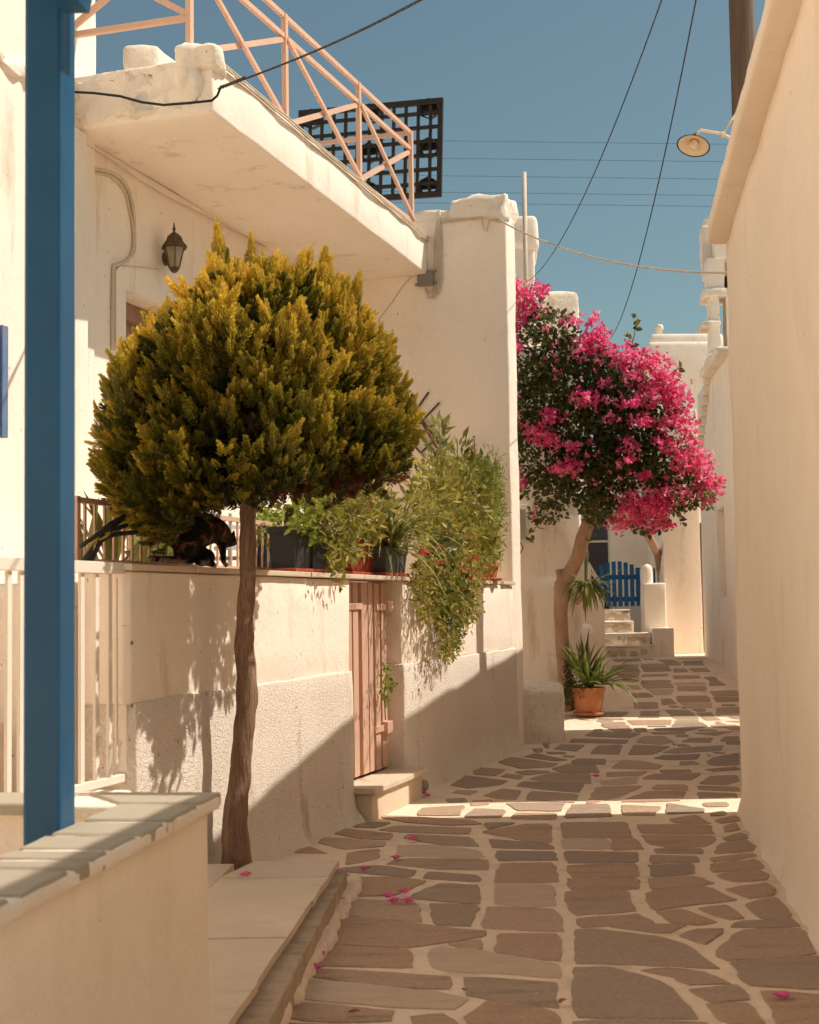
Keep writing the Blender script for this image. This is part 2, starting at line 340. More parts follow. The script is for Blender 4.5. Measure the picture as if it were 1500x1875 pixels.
# ---- paving stones: outlines of the stones one can pick apart, each on the ground at its own place
ST = """608,1679 700,1680 760,1690 890,1703 880,1712 800,1723 740,1731 680,1727 590,1723
581,1731 751,1737 752,1768 706,1766 563,1764
552,1773 690,1778 827,1785 813,1806 706,1799 547,1784
P533,1798 560,1792 700,1803 800,1813 855,1826 825,1842 700,1836 600,1829 520,1822
509,1835 600,1838 720,1849 709,1863 600,1864 498,1856
482,1873 700,1876 715,1905 455,1910
755,1859 816,1856 850,1885 770,1890
792,1653 875,1657 857,1691 795,1688
898,1659 1016,1664 1029,1681 1026,1701 885,1694
920,1707 1024,1709 1022,1755 907,1739
824,1725 885,1721 877,1734 850,1733
P787,1740 803,1736 867,1737 945,1750 1021,1763 1020,1785 920,1777 813,1773 789,1764
858,1787 960,1793 1021,1799 1013,1823 1016,1840 893,1825 856,1817
899,1832 960,1840 1019,1852 1023,1905 880,1905 855,1857
1059,1679 1160,1674 1169,1673 1198,1687 1130,1690 1062,1693
1116,1694 1164,1690 1260,1692 1220,1703 1180,1701
1057,1701 1100,1701 1207,1713 1255,1727 1311,1768 1220,1763 1100,1760 1055,1758
1175,1775 1233,1772 1297,1779 1335,1796 1249,1795 1230,1785
1055,1770 1130,1771 1215,1797 1241,1817 1276,1861 1180,1858 1054,1855
1058,1868 1180,1865 1300,1872 1310,1910 1058,1910
1268,1809 1356,1805 1366,1825 1295,1828
1300,1837 1377,1837 1393,1868 1332,1867 1313,1857
1396,1811 1500,1820 1560,1825 1570,1890 1428,1886 1412,1836
1344,1759 1420,1753 1510,1749 1545,1800 1500,1804 1369,1797
1311,1737 1361,1701 1470,1699 1490,1742 1407,1749 1324,1752
1244,1709 1281,1699 1327,1699 1289,1724
1335,1692 1367,1684 1457,1681 1460,1692 1393,1693
1281,1661 1337,1657 1360,1677 1327,1677
1207,1668 1255,1664 1308,1685 1273,1689 1228,1684
1367,1653 1420,1641 1448,1672 1441,1679 1391,1677
1188,1633 1212,1627 1287,1620 1348,1645 1260,1653 1199,1663 1187,1651
1332,1625 1407,1615 1422,1629 1409,1637 1369,1640
1193,1607 1273,1603 1305,1615 1260,1620 1192,1624
1311,1600 1393,1590 1407,1601 1401,1608 1340,1611
1303,1580 1388,1573 1397,1581 1396,1587 1303,1593
1305,1568 1380,1561 1386,1567 1340,1572 1305,1575
1308,1560 1321,1543 1369,1536 1381,1548 1377,1556
1327,1532 1356,1523 1367,1528 1367,1533 1329,1537
1327,1511 1348,1506 1353,1517 1327,1521
1311,1499 1348,1493 1355,1501 1316,1505
1192,1583 1271,1581 1268,1596 1233,1599 1193,1601
1196,1565 1279,1567 1276,1576 1192,1577
1203,1553 1287,1553 1284,1560 1201,1559
1177,1528 1308,1529 1308,1537 1287,1548 1220,1549 1193,1543
1169,1509 1300,1509 1303,1524 1175,1523
1228,1497 1276,1492 1297,1505 1233,1504
1032,1505 1147,1505 1153,1531 1032,1531
P1032,1535 1112,1535 1117,1551 1032,1551
1123,1535 1165,1535 1176,1552 1120,1553
1037,1557 1169,1560 1163,1576 1039,1577
1041,1584 1165,1581 1165,1601 1045,1601
1043,1608 1167,1607 1165,1624 1044,1625
1037,1631 1149,1629 1159,1664 1051,1671 1037,1645
888,1505 944,1505 893,1515
883,1521 965,1508 1008,1508 1009,1540 960,1537
897,1536 1008,1544 1011,1553 933,1551 901,1550
912,1557 1016,1559 1016,1572 912,1573
917,1580 1013,1579 1019,1611 904,1613
P912,1620 1011,1620 1013,1655 960,1657 907,1652
685,1492 800,1496 866,1500 880,1506 820,1508 740,1503
645,1511 677,1504 715,1506 683,1513
693,1517 731,1511 864,1515 853,1524 731,1521
611,1524 629,1516 720,1525 709,1535 653,1532
584,1540 597,1532 707,1540 699,1548 629,1552
530,1558 557,1544 597,1560
741,1532 749,1527 861,1532 875,1547 800,1544
P731,1547 800,1547 875,1555 885,1567 731,1565
640,1560 693,1553 693,1566 683,1572 635,1580
707,1580 733,1571 880,1571 893,1574 890,1590 800,1588
627,1587 693,1583 763,1592 747,1603 629,1593
773,1605 789,1595 875,1600 875,1611
645,1605 720,1605 781,1612 760,1619 720,1635 653,1635
749,1640 803,1617 877,1620 876,1651
640,1645 760,1651 769,1683 667,1677 620,1667
775,1478 850,1474 838,1490 765,1490
870,1480 925,1482 915,1494 850,1494
930,1470 1033,1468 1024,1482 948,1481
948,1487 1020,1488 1015,1497 935,1496
1050,1473 1115,1472 1118,1492 1035,1494
1142,1473 1210,1476 1195,1490 1140,1490
1225,1470 1290,1480 1285,1486 1220,1488
826,1436 854,1419 931,1429 909,1437 856,1442
830,1449 839,1445 877,1447 858,1454
886,1455 922,1444 956,1447 941,1462 909,1460
965,1457 975,1448 1059,1453 1048,1467 963,1462
946,1438 961,1430 1069,1435 1059,1449 995,1444
969,1425 1012,1414 1080,1416 1080,1433 1005,1431
920,1420 931,1416 958,1419 950,1425
943,1412 973,1409 1007,1412 965,1417
868,1411 880,1405 925,1408 905,1418 870,1416
914,1394 937,1385 1022,1397 1005,1403 952,1405
1012,1405 1042,1398 1090,1400 1095,1413 1027,1412
960,1384 984,1379 1039,1390 1016,1392
1014,1370 1029,1362 1070,1363 1055,1374
1046,1393 1060,1388 1110,1389 1105,1398 1050,1397
1120,1405 1140,1391 1178,1393 1214,1400 1199,1407
1075,1468 1093,1440 1178,1438 1135,1457 1082,1469
1135,1466 1161,1457 1187,1448 1257,1448 1242,1464 1178,1466
1195,1443 1204,1436 1257,1436 1257,1445
1176,1424 1199,1416 1285,1415 1263,1426
1110,1420 1114,1413 1187,1411 1170,1418
P1099,1429 1170,1420 1163,1433 1105,1436
1280,1433 1302,1420 1352,1419 1352,1429 1327,1435
1282,1438 1352,1440 1350,1447 1280,1444
1280,1449 1349,1452 1349,1459 1282,1460
1293,1394 1306,1386 1352,1378 1352,1400 1306,1401
1291,1407 1352,1403 1352,1408 1306,1411
1197,1387 1216,1382 1283,1380 1274,1389 1221,1390
1212,1377 1236,1369 1325,1364 1317,1373 1240,1378
1150,1380 1163,1363 1227,1366 1195,1380
1165,1358 1178,1348 1216,1347 1233,1357 1208,1362
1085,1374 1095,1365 1139,1363 1132,1380 1080,1378
1199,1333 1299,1329 1255,1337 1204,1336
1248,1357 1265,1351 1306,1350 1299,1358
1274,1341 1344,1338 1308,1345
1319,1356 1327,1348 1352,1347 1352,1356
1050,1352 1150,1354 1144,1360 1045,1358
1086,1339 1174,1341 1152,1350 1071,1346"""
def inpoly(p, poly):
    c = False; n = len(poly)
    for i in range(n):
        a, b = poly[i], poly[(i + 1) % n]
        if (a[1] > p[1]) != (b[1] > p[1]) and p[0] < (b[0] - a[0]) * (p[1] - a[1]) / (b[1] - a[1]) + a[0]: c = not c
    return c
def inflate(poly, d):
    cx = sum(p[0] for p in poly) / len(poly); cy = sum(p[1] for p in poly) / len(poly); o = []
    for x, y in poly:
        l = math.hypot(x - cx, y - cy) + 1e-6; o.append((x + (x - cx) / l * d, y + (y - cy) / l * d))
    return o
def stone_mesh(poly, h, seed, rag=0.010):
    """uneven flag: ragged outline, worn edge, top slightly proud of the mortar"""
    area = sum(poly[i][0] * poly[(i + 1) % len(poly)][1] - poly[(i + 1) % len(poly)][0] * poly[i][1] for i in range(len(poly)))
    if area < 0: poly = poly[::-1]
    pts = []; n = len(poly)
    for i in range(n):
        a = V(poly[i] + (0,)); b = V(poly[(i + 1) % n] + (0,)); L = (b - a).length; k = max(2, min(9, int(L / 0.075)))
        for j in range(k):
            t = (j + (.22 if j == 0 else 0)) / k; q = a.lerp(b, t); nr = V(((b - a).y, -(b - a).x, 0)).normalized()
            pts.append(q + nr * rag * ((noise.noise(V((q.x * 13, q.y * 9, seed))) * 1.3 + random.uniform(-.55, .55))))
    c = sum(pts, V((0, 0, 0))) / len(pts); m = len(pts); tilt = V((random.uniform(-1, 1), random.uniform(-1, 1), 0)) * 0.004
    mb = MB()
    lo = [V((p.x, p.y, gz(p.y) - .02)) for p in pts]; mid = [V((p.x, p.y, gz(p.y) + h * .45)) for p in pts]
    top = []
    for p in pts:
        q = p + (c - p).normalized() * 0.006; top.append(V((q.x, q.y, gz(q.y) + h + tilt.dot(q - c))))
    vs = lo + mid + top; fs = []
    for i in range(m):
        j = (i + 1) % m; fs += [(i, j, m + j, m + i), (m + i, m + j, 2 * m + j, 2 * m + i)]
    fs.append(tuple(range(2 * m, 3 * m))); return mb.add(vs, fs)
traced = []
for k, line in enumerate(ST.split('\n')):
    pale = line.startswith('P'); pp = [tuple(float(q) for q in w.split(',')) for w in line.lstrip('P').split()]
    poly = []
    for x, y in pp:
        p = onz(x, y, 0.008); poly.append((p.x, p.y))
    cx_ = sum(p[0] for p in poly) / len(poly); cy_ = sum(p[1] for p in poly) / len(poly); hx_ = max(abs(p[0] - cx_) for p in poly); hy_ = max(abs(p[1] - cy_) for p in poly)
    poly = [(x + (x - cx_) / hx_ * .014, y + (y - cy_) / hy_ * .036) for x, y in poly]; traced.append(inflate(poly, 0.012))
    stone_mesh(poly, 0.002 + .003 * random.random(), k).build('paving_stone', M['stone_pale' if pale else 'stone'], GROUND)
# the rest of the lane in the same hand-laid pattern
def lane_ok(x, y):
    if y < 8.2:
        if x < -.41 + (y - 8.08) * .071 + .10: return False
    elif y < 16.7:
        if (V((x, y, 0)) - WK).dot(WV) > -.16: return False
        if y < 12.1 and y > 10.5 and (V((x, y, 0)) - WK).dot(WV) > -.34: return False
    elif y < 20.4:
        if x < 1.95 + (y - 16.7) * .16: return False
    elif x < 3.0 + max(0, y - 21) * .09: return False
    if y < 10.95: r = 2.55 + .1414 * (y - 10.9) - .13
    elif y < 11.4: r = 5
    elif y < 18.0: r = .232 * y + .05
    elif y < 19.8: r = 7
    else: r = 5.33 + .096 * (y - 23.1) - .08
    return x < r and 1.5 < y < 27.8
gen = []
for cw, off, lo, hi in ((.43, 0, .30, .72), (.36, .17, .26, .55), (.29, .08, .2, .42), (.23, .11, .18, .36)):
    def xl(kk, yy): return kk * cw + off + .10 * math.sin(yy * .9 + kk * cw * 4.0) + .04 * math.sin(yy * 2.3 + kk * 4.1) + (yy - 8) * .11
    def jit(): return random.uniform(-.06, .06) * cw
    for k in range(int(-3.4 / cw), int(8 / cw)):
        y = 1.0 + random.random() * .5
        while y < 28:
            if cw < .4 and y > 21: break
            ln = random.uniform(lo, hi); tl = random.uniform(-.15, .15) * cw
            a, b = y + .024, y + ln - .024
            poly = [(xl(k, a) + .026 + jit(), a + jit()), (xl(k + 1, a) - .026 + jit(), a + tl), (xl(k + 1, b) - .026 + jit(), b + tl + jit()), (xl(k, b) + .026 + jit(), b + jit())]
            if random.random() < .35: poly.insert(2, (xl(k + 1, (a + b) / 2) - .01, (a + b) / 2 + tl))
            y += ln
            cx = sum(p[0] for p in poly) / len(poly); cy = sum(p[1] for p in poly) / len(poly)
            if not all(lane_ok(*p) for p in poly): continue
            bad = False; q = poly + [(cx, cy)] + [((poly[i][0] + poly[i - 1][0]) / 2, (poly[i][1] + poly[i - 1][1]) / 2) for i in range(len(poly))]
            for t in traced:
                tx = sum(p[0] for p in t) / len(t); ty = sum(p[1] for p in t) / len(t)
                if abs(tx - cx) > 1.3 or abs(ty - cy) > 1.3: continue
                if any(inpoly(p, t) for p in q) or any(inpoly(p, poly) for p in t + [(tx, ty)]): bad = True; break
            if not bad: gen.append((cy, poly)); traced.append(inflate(poly, .03))
def inview(c):
    x, y = c; return y > 5.2 and 750 + F * x / y < 1420
gen.sort(key=lambda g: (not inview((g[1][0][0], g[0])), g[0]))
ROOM = 296 - len(ST.split('\n')); rest = MB()
for i, (cy, poly) in enumerate(gen):
    mb = stone_mesh(poly, 0.002 + .003 * random.random(), 500 + i)
    if i < ROOM: mb.build('paving_stone', M['stone_pale' if random.random() < .07 else 'stone'], GROUND)
    else: rest.add(mb.v, mb.f)
if rest.v: rest.build('paving_remainder', M['stone'], GROUND, kind='stuff')

# ---- marble ledge along the left, a kerb of big slabs
def ledge_x(y): return -.426 + (y - 8.08) * .071
led = thing('marble_ledge', 'low raised ledge of worn marble slabs with a broken stone edge', 'ledge', (-1.0, 6.4, 0)); 
ys_ = [2.2, 3.1, 4.0, 4.8, 5.52, 6.25, 7.02, 7.62, 8.1]
for i in range(len(ys_) - 1):
    a, b = ys_[i] + .004, ys_[i + 1] - .004
    e0, e1 = ledge_x(a) + random.uniform(-.006, .004), ledge_x(b) + random.uniform(-.006, .004)
    w0, w1 = e0 - .58, e1 - .58
    if i == 7: w1 += .10
    zz = .172 + random.uniform(-.003, .003)
    mb = MB(); mb.prism([(w0, a, zz - .035), (e0, a, zz - .035), ((e0 + e1) / 2 + random.uniform(-.01, .003), (a + b) / 2, zz - .035), (e1, b, zz - .035), (w1, b, zz - .035)], (0, 0, .035))
    mb.build('marble_slab', M['marble'], led)
for i in range(len(ys_) - 1):
    a, b = ys_[i] + .004, ys_[i + 1] - .004
    mb = MB(); mb.prism([(-2.0, a, .13), (ledge_x(a) - .592, a, .13), (ledge_x(b) - .592, b, .13), (-2.0, b, .13)], (0, 0, .032))
    mb.build('inner_slab', M['marble'], led)
mb = MB(); y = 2.2
while y < 8.05:
    st = random.uniform(.12, .3); b = min(y + st, 8.06); o = random.uniform(-.035, -.005)
    mb.rbox((ledge_x(y) + o, y + .004, -.02), (-.3, 0, 0), ((ledge_x(b) - ledge_x(y)), b - y - .006, 0), (0, 0, .155), .012, .06, .02, 9); y = b
mb.rbox((-2.0, 2.2, -.03), (1.32, 0, 0), (.3, 5.87, 0), (0, 0, .155), .01, .5)
mb.build('stone_riser', M['rawstone'], led, smooth=True)
mb = MB(); y = 2.3
while y < 8.1:
    mb.rbox((ledge_x(y) - .05, y, -.03), (.13 + random.uniform(0, .05), 0, 0), (.02, .34, 0), (0, 0, .065 + random.uniform(0, .02)), .035, .05, .018, 6); y += .22
mb.build('mortar_fillet', M['mortar'], led, smooth=True)

# ================================================================== HOUSE ON THE LEFT (garden wall, terrace, balcony)
BASE0 = W(-4.4, .1, 0)
gw = thing('garden_wall', 'white terrace wall with rough stucco base and a peach slatted door', 'wall', BASE0)
TOP = 1.80
def onfoot(p, d=WV):                                           # plaster foot spreading onto the paving
    if p.z < .12: p = p - d * (.12 - p.z) * .5 * (1 + .8 * noise.noise(p * 5))
    return p
D0 = -5.42; D1 = -4.14
mb = MB()
mb.rbox(W(-8.82, 0, 1.10), WU * (D0 + 8.82 - .012), WV * .30, Z * (TOP - 1.10), .018, .18, .010, 2.0)
mb.rbox(W(D1 + .004, 0, 1.10), WU * (-D1 + .02), WV * .30, Z * (TOP - 1.10), .018, .18, .010, 2.0)
mb.build('upper_wall', M['plaster'], gw, smooth=True)
mb = MB()
mb.rbox(W(-8.80, -.022, -.05), WU * (D0 + 8.80), WV * .32, Z * 1.165, .016, .12, .012, 3.0, onfoot)
mb.rbox(W(D1 - .012, -.022, -.05), WU * (-D1 + .03), WV * .32, Z * 1.155, .016, .12, .012, 3.0, onfoot)
mb.build('stucco_plinth', M['stucco'], gw, smooth=True)
mb = MB(); mb.rbox(W(-8.75, .31, -.05), WU * 8.74, WV * 1.85, Z * 1.80, .01, .8)
mb.build('terrace_block', M['plaster'], gw, smooth=True)
# coping slabs
u = -8.86; k = 0
while u < -.75:
    L_ = random.uniform(.75, 1.15); b = min(u + L_, -.72)
    if not (u < D0 - .1 and False):
        MB().box(W(u + .004, -.035 + random.uniform(-.008, .008), TOP + .003), WU * (b - u - .008), WV * .37, Z * .034, .006).build('coping_slab', M['marble'], gw)
    u = b
MB().box(W(-.60, -.035, TOP + .003), WU * .56, WV * .3, Z * .034, .006).build('coping_slab', M['marble'], gw)
# slatted door under the terrace, with hinges, on a marble step
dr = MB(); dr.box(W(D0 + .01, .150, .255), WU * (D1 - D0 - .016), WV * .03, Z * (TOP - .27)); dr = dr.build('door', M['door'], gw)
xs_ = [-5.40, -5.22, -5.05, -4.86, -4.69, -4.52, -4.35]
pw = [.10, .13, .12, .145, .10, .12, .13]
for u, w_ in zip(xs_, pw):
    MB().box(W(u, .105 + random.uniform(-.004, .004), .262 + random.uniform(0, .012)), WU * w_, WV * .042, Z * (TOP - .285), .005).build('slat', M['door'], dr)
for px, py in ((640, 1108), (652, 1108), (702, 1110), (700, 1332)):
    p = onW(px, py, .09); MB().box(p - WU * .16 - Z * .035, WU * .32, WV * .018, Z * .05, .004).build('hinge_strap', M['door'], dr)
for px, py in ((716, 1111), (714, 1332)):
    p = onW(px, py, .06); MB().box(p - WU * .05 - Z * .05, WU * .14, WV * .07, Z * .10, .006).build('hinge_plate', M['door'], dr)
st = MB(); st.rbox(W(D0 + .02, -.15, -.03), WU * 1.30, WV * .30, Z * .225, .015, .15, .012, 4)
stp = st.build('step', M['marble'], gw, smooth=True)
MB().box(W(D0 - .02, -.19, .197), WU * 1.36, WV * .34, Z * .045, .008).build('step_slab', M['marble'], stp)

hs = thing('balcony_house', 'cream house with a deep balcony slab and peach railing', 'house', W(-2.7, 3.5, 0))
# facade with the door recess
fz = 5.42; dA, dB = -5.02, -4.02                                # doorway along u, head at 4.25
pA = onW(232, 700, 2.2); dA = (pA - WK).dot(WU); dB = dA + 1.0; hd = onW(234, 531, 2.2).z
mb = MB()
mb.rbox(W(-5.36, 2.2, 0), WU * (dA + 5.36), WV * 3.6, Z * fz, .012, .5)
mb.rbox(W(dB, 2.2, 0), WU * (.0 - dB), WV * 3.6, Z * fz, .012, .5)
mb.box(W(dA - .01, 2.203, hd), WU * (1.02), WV * 3.0, Z * (fz - hd - .01))
mb.build('facade', M['plaster'], hs, smooth=False)
d2 = MB().box(W(dA, 2.52, 1.8), WU * 1.0, WV * .06, Z * (hd - 1.8)).build('front_door', M['woodbrown'], hs)
MB().box(W(dA, 2.44, hd - .16), WU * 1.0, WV * .09, Z * .155, .01).build('door_frame', M['woodbrown'], d2)
MB().box(W(dA + .1, 2.495, 2.0), WU * .36, WV * .03, Z * 1.9, .01).build('door_panel', M['woodbrown'], d2)
MB().box(W(dA + .55, 2.495, 2.0), WU * .36, WV * .03, Z * 1.9, .01).build('door_panel', M['woodbrown'], d2)
# wing facing the lane, with the worn corner cap
mb = MB(); mb.rbox(W(0, 0, -.05), WU * .42, WV * 5.0, Z * 6.10, .03, .3, .014, 1.3); mb.build('wing_wall', M['plaster_clean'], hs, smooth=True)
mb = MB(); mb.rbox(W(-.03, -.03, 5.93), WU * .50, WV * .72, Z * .36, .09, .08, .09, 3.2); mb.rbox(W(.02, .60, 6.0), WU * .36, WV * .5, Z * .16, .05, .08, .05, 4); mb.build('corner_cap', M['plaster_old'], hs, smooth=True)
# balcony slab and its worn near end
mb = MB(); mb.rbox(W(-5.76, .94, 5.40), WU * 5.755, WV * 1.27, Z * .44, .03, .16, .022, 1.6); bal = mb.build('balcony', M['plaster'], hs, smooth=True)
mb = MB(); mb.rbox(W(-5.79, 1.05, 5.46), WU * .07, WV * 1.3, Z * .33, .03, .05, .10, 5.0)
mb.rbox(W(-5.82, .90, 5.74), WU * .30, WV * .34, Z * .19, .06, .05, .06, 5); mb.build('crumbling_edge', M['plaster_old'], bal, smooth=True)
mb = MB(); mb.rbox(W(-5.35, 2.21, 5.425), WU * 5.3, WV * 3.5, Z * .40, .02, .6); mb.build('roof_terrace', M['plaster'], hs, smooth=True)
p = at(258, 130, 13.2)
mb = MB(); mb.rbox(V((p.x - .17, 13.2, 5.6)), V((.33, 0, 0)), V((.28, .85, 0)), Z * (at(258, 82, 13.2).z - 5.6), .04, .12, .03, 3); mb.build('chimney', M['plaster_old'], hs, smooth=True)
# railing on the balcony
RT, R2, RB = 6.92, 6.73, 5.90
RA_, RB_ = W(-5.70, 1.17, 0), W(-.49, .975, 0); RD = (RB_ - RA_).normalized(); RN = V((-RD.y, RD.x, 0))
def rp(s_, z, o=0.0): return RA_ + RD * s_ + RN * o + Z * z
def spx(px):
    p = onplane(px, 200, RA_, RN); return (p - RA_).dot(RD)
post_s = [0.0, spx(522), spx(656), (RB_ - RA_).length]
def rbar(s0, z0, s1, z1, w=.045, o=0.0, name='rail'):
    m = MB(); m.bar(rp(s0, z0, o), rp(s1, z1, o), w, w * .8, 0.0, RN); return m.build(name, M['peach'], rail)
rl = MB(); rl.bar(rp(0, RB), rp(post_s[-1], RB), .05, .045, 0, RN); rail = rl.build('railing', M['peach'], hs)
for z_ in (RT, R2): rbar(0, z_, post_s[-1], z_)
for q in post_s: rbar(q, RB - .06, q + .0001, RT + .02, .055, -.004, 'post')
for a, b in zip(post_s[:-1], post_s[1:]):
    rbar(a, RB + .02, b, R2 - .02, .05, .012, 'diagonal'); rbar(a, R2 - .02, b, RB + .02, .04, -.028, 'diagonal')
for za, zb in ((RB + .30, RB + .30), (RB + .32, RT), (RT, RB + .32), (RT, RT)):   # return at the near end, towards the house
    m_ = MB(); m_.bar(rp(0, za), rp(0, zb) + WV * 1.1, .045, .04, 0, WU); m_.build('end_bar', M['peach'], rail)
m_ = MB(); m_.bar(rp(post_s[-1], RT), rp(post_s[-1], RT) + WV * 1.5, .045, .04, 0, WU); m_.build('end_bar', M['peach'], rail)

# taller white house behind the post
th = thing('tall_house', 'tall sunlit white house at the picture edge with a blue shutter', 'house', W(-9, 4, 0))
mb = MB(); mb.rbox(W(-27, 2.17, -.05), WU * 21.62, WV * 5, Z * 10, .03, .5, .02, 1.2); mb.build('wall', M['plaster'], th, smooth=True)  # wall lengthened unseen past the camera to bounce sunlight into the lane
mb = MB(); mb.rbox(W(-7.6, 2.12, 5.55), WU * 2.28, WV * .2, Z * .14, .05, .07, .12, 5.0); mb.build('crumbling_ledge', M['plaster_old'], th, smooth=True)
mb = MB(); p0 = onW(142, 800, 2.1); uu = (p0 - WK).dot(WU); mb.rbox(W(uu - .10, 2.06, 1.8), WU * .2, WV * .13, Z * 3.58, .02, .4, .01, 2); mb.build('pilaster', M['plaster'], th, smooth=True)
w0 = onW(14, 606, 2.14); w1 = onW(14, 803, 2.14); un = (w0 - WK).dot(WU) - .10
wf = MB().box(W(un - .75, 2.10, w1.z), WU * .75, WV * .08, Z * (w0.z - w1.z), .008).build('window', M['shutter'], th)
MB().box(W(un - .07, 2.07, w1.z - .01), WU * .075, WV * .06, Z * (w0.z - w1.z + .02), .006).build('frame', M['shutter'], wf)
MB().box(W(un - .68, 2.085, w1.z + .05), WU * .6, WV * .03, Z * (w0.z - w1.z - .1), .006).build('shutter_leaf', M['shutter'], wf)

# ================================================================== HOUSES ON THE RIGHT
RK = V((2.49, 10.9, 0)); RU = V((-.14, -.990, 0)); RV = V((.990, -.14, 0))   # u towards the camera, v into the house
def R(u, v, z): return RK + RU * u + RV * v + Z * z
def rfoot(p):
    if p.z < .30: p = p - RV * max(0, .13 - p.z) ** 1.3 * .55 * (1 + .9 * noise.noise(p * 6))
    return p
rh = thing('lane_house', 'big plain cream house wall along the lane with rounded eaves', 'house', R(5, 2.5, 0))
mb = MB(); mb.rbox(R(0, 0, -.05), RU * 5.9, RV * 5, Z * 4.43, .03, .16, .02, .9, rfoot); mb.build('wall', M['plaster_clean'], rh, smooth=True)
mb = MB(); mb.rbox(R(5.91, 0, -.05), RU * 3.2, RV * 5, Z * 3.93, .03, .3, .02, .9, rfoot); mb.build('lower_wall', M['plaster_clean'], rh, smooth=True)
def eave(m, u0, u1, z):
    m.rbox(R(u0, -.15, z), RU * (u1 - u0), RV * 5.2, Z * .13, .035, .2, .02, 1.2)
mb = MB(); eave(mb, -.02, 5.94, 4.36); mb.build('eaves', M['plaster_clean'], rh, smooth=True)
mb = MB(); eave(mb, 5.98, 9.2, 3.86); mb.build('lower_eaves', M['plaster_clean'], rh, smooth=True)
# next house, beyond the narrow alley (seen only through its shadow on the wall opposite)
h2 = MB(); A0 = V((2.90, 11.62, -.05)); A1 = V((4.38, 17.95, -.05)); dd = A1 - A0; nn = V((dd.y, -dd.x, 0)).normalized()
h2.rbox(A0, dd, V((4, .35, 0)), Z * 4.80, .04, .4, .03, 1.0)
h2.build('alley_house', M['plaster'], smooth=True, label='plain white house hidden past the alley behind the timber pole', cat='house')

# ================================================================== CHURCH at the end of the lane
def ch(y, x=0.0): return V((5.33 + .096 * (y - 23.1) + x, y, 0))
cd = V((.096, 1, 0)).normalized(); cn = V((1, -.096, 0)).normalized()
cb = thing('church', 'white chapel with a small open bell tower over the lane', 'church', ch(25, 1.5))
mb = MB(); n0, n1 = at(1330, 1000, 1).x, at(1316, 1000, 1).x
def chy(px): r = (px - 750 - 4) / F; return (5.33 - .096 * 23.1) / (r - .096)
ya, yb = chy(1331), chy(1317)
z0, z1 = 1.6 + (1100 - 1095) / F * yb, 1.6 + (1100 - 936) / F * yb
def seg(m, y0, y1, za, zb, x=0.0, dep=3.0): m.rbox(ch(y0, x) + Z * za, cd * ((y1 - y0) / cd.y), cn * dep, Z * (zb - za), .02, .35, .012, 1.2)
seg(mb, 19.9, ya, -.1, 5.75); seg(mb, yb, 28.45, -.1, 5.75)
seg(mb, ya + .005, yb - .005, -.1, z0, .004); seg(mb, ya + .005, yb - .005, z1, 5.74, .004); seg(mb, ya - .02, yb + .02, z0 - .1, z1 + .1, .16, 2)
mb.build('wall', M['plaster'], cb, smooth=True)
# cornice, sloping shoulder and gable under the belfry
mb = MB(); mb.rbox(ch(23.4, -.22) + Z * 5.68, cd * 2.6, cn * .9, Z * .13, .05, .1, .03, 4); mb.build('cornice', M['plaster_old'], cb, smooth=True)
mb = MB()
for i in range(10):
    y_ = 26.1 + i * .23; mb.rbox(ch(y_, -.12) + Z * (5.62 - i * .165), cd * .26, cn * .5, Z * .17, .04, .1, .02, 4)
mb.build('sloping_cornice', M['plaster_old'], cb, smooth=True)
by = 25.0; s_ = by / F
def bx(px): return at(px, 560, by).x
def bz(py): return at(1305, py, by).z
mb = MB(); mb.rbox((bx(1293), by - .1, 5.72), (1.6, 0, 0), (.15, 1.4, 0), (0, 0, bz(655) - 5.72), .03, .2, .02, 2); mb.build('gable', M['plaster'], cb, smooth=True)
bel = MB(); bel.rbox((bx(1291), by - .25, bz(655)), (1.5, 0, 0), (.1, .9, 0), (0, 0, .07), .025, .1, .02, 4); bel = bel.build('bell_tower', M['plaster'], cb, smooth=True)
for px0, wd in ((1296, .17), (1325.5, .09), (1380, .17)):
    mb = MB(); mb.rbox((bx(px0), by - .18, bz(655) + .06), (wd, 0, 0), (.07, .62, 0), (0, 0, bz(545) - bz(655) - .06), .02, .15, .015, 3); mb.build('lower_pier', M['plaster'], bel, smooth=True)
mb = MB(); mb.rbox((bx(1283), by - .26, bz(548)), (1.55, 0, 0), (.08, .8, 0), (0, 0, .16), .04, .1, .03, 5); mb.build('middle_ledge', M['plaster_old'], bel, smooth=True)
mb = MB(); mb.rbox((bx(1279), by - .30, bz(602)), (.34, 0, 0), (.05, .8, 0), (0, 0, .09), .04, .06, .03, 5); mb.build('lower_moulding', M['plaster_old'], bel, smooth=True)
for px0, wd in ((1293, .30), (1384, .25)):
    mb = MB(); mb.rbox((bx(px0), by - .2, bz(532)), (wd, 0, 0), (.07, .62, 0), (0, 0, bz(476) - bz(532)), .02, .15, .015, 3); mb.build('upper_pier', M['plaster'], bel, smooth=True)
mb = MB(); mb.rbox((bx(1306), by - .24, bz(478)), (1.1, 0, 0), (.07, .5, 0), (0, 0, bz(440) - bz(478)), .02, .1, .015, 3); mb.build('upper_lintel', M['plaster'], bel, smooth=True)
mb = MB(); mb.rbox((bx(1294), by + .3, bz(500)), (1.2, 0, 0), (.07, .45, 0), (0, 0, bz(404) - bz(500)), .04, .12, .03, 3); mb.rbox((bx(1303), by + .42, bz(404)), (.3, 0, 0), (0, .3, 0), (0, 0, .16), .03, .1, .02, 3); mb.build('crest', M['plaster_old'], bel, smooth=True)
mb = MB(); mb.lathe((bx(1336), by + .1, bz(531)), [(.15, 0), (.12, .05), (.095, .16), (.07, .24), (.02, .28)], 14, Z, True); mb.tube([(bx(1336), by + .1, bz(531) + .26), (bx(1336), by + .1, bz(478))], .012, 6); mb.build('bell', M['bronze'], cb, smooth=True)

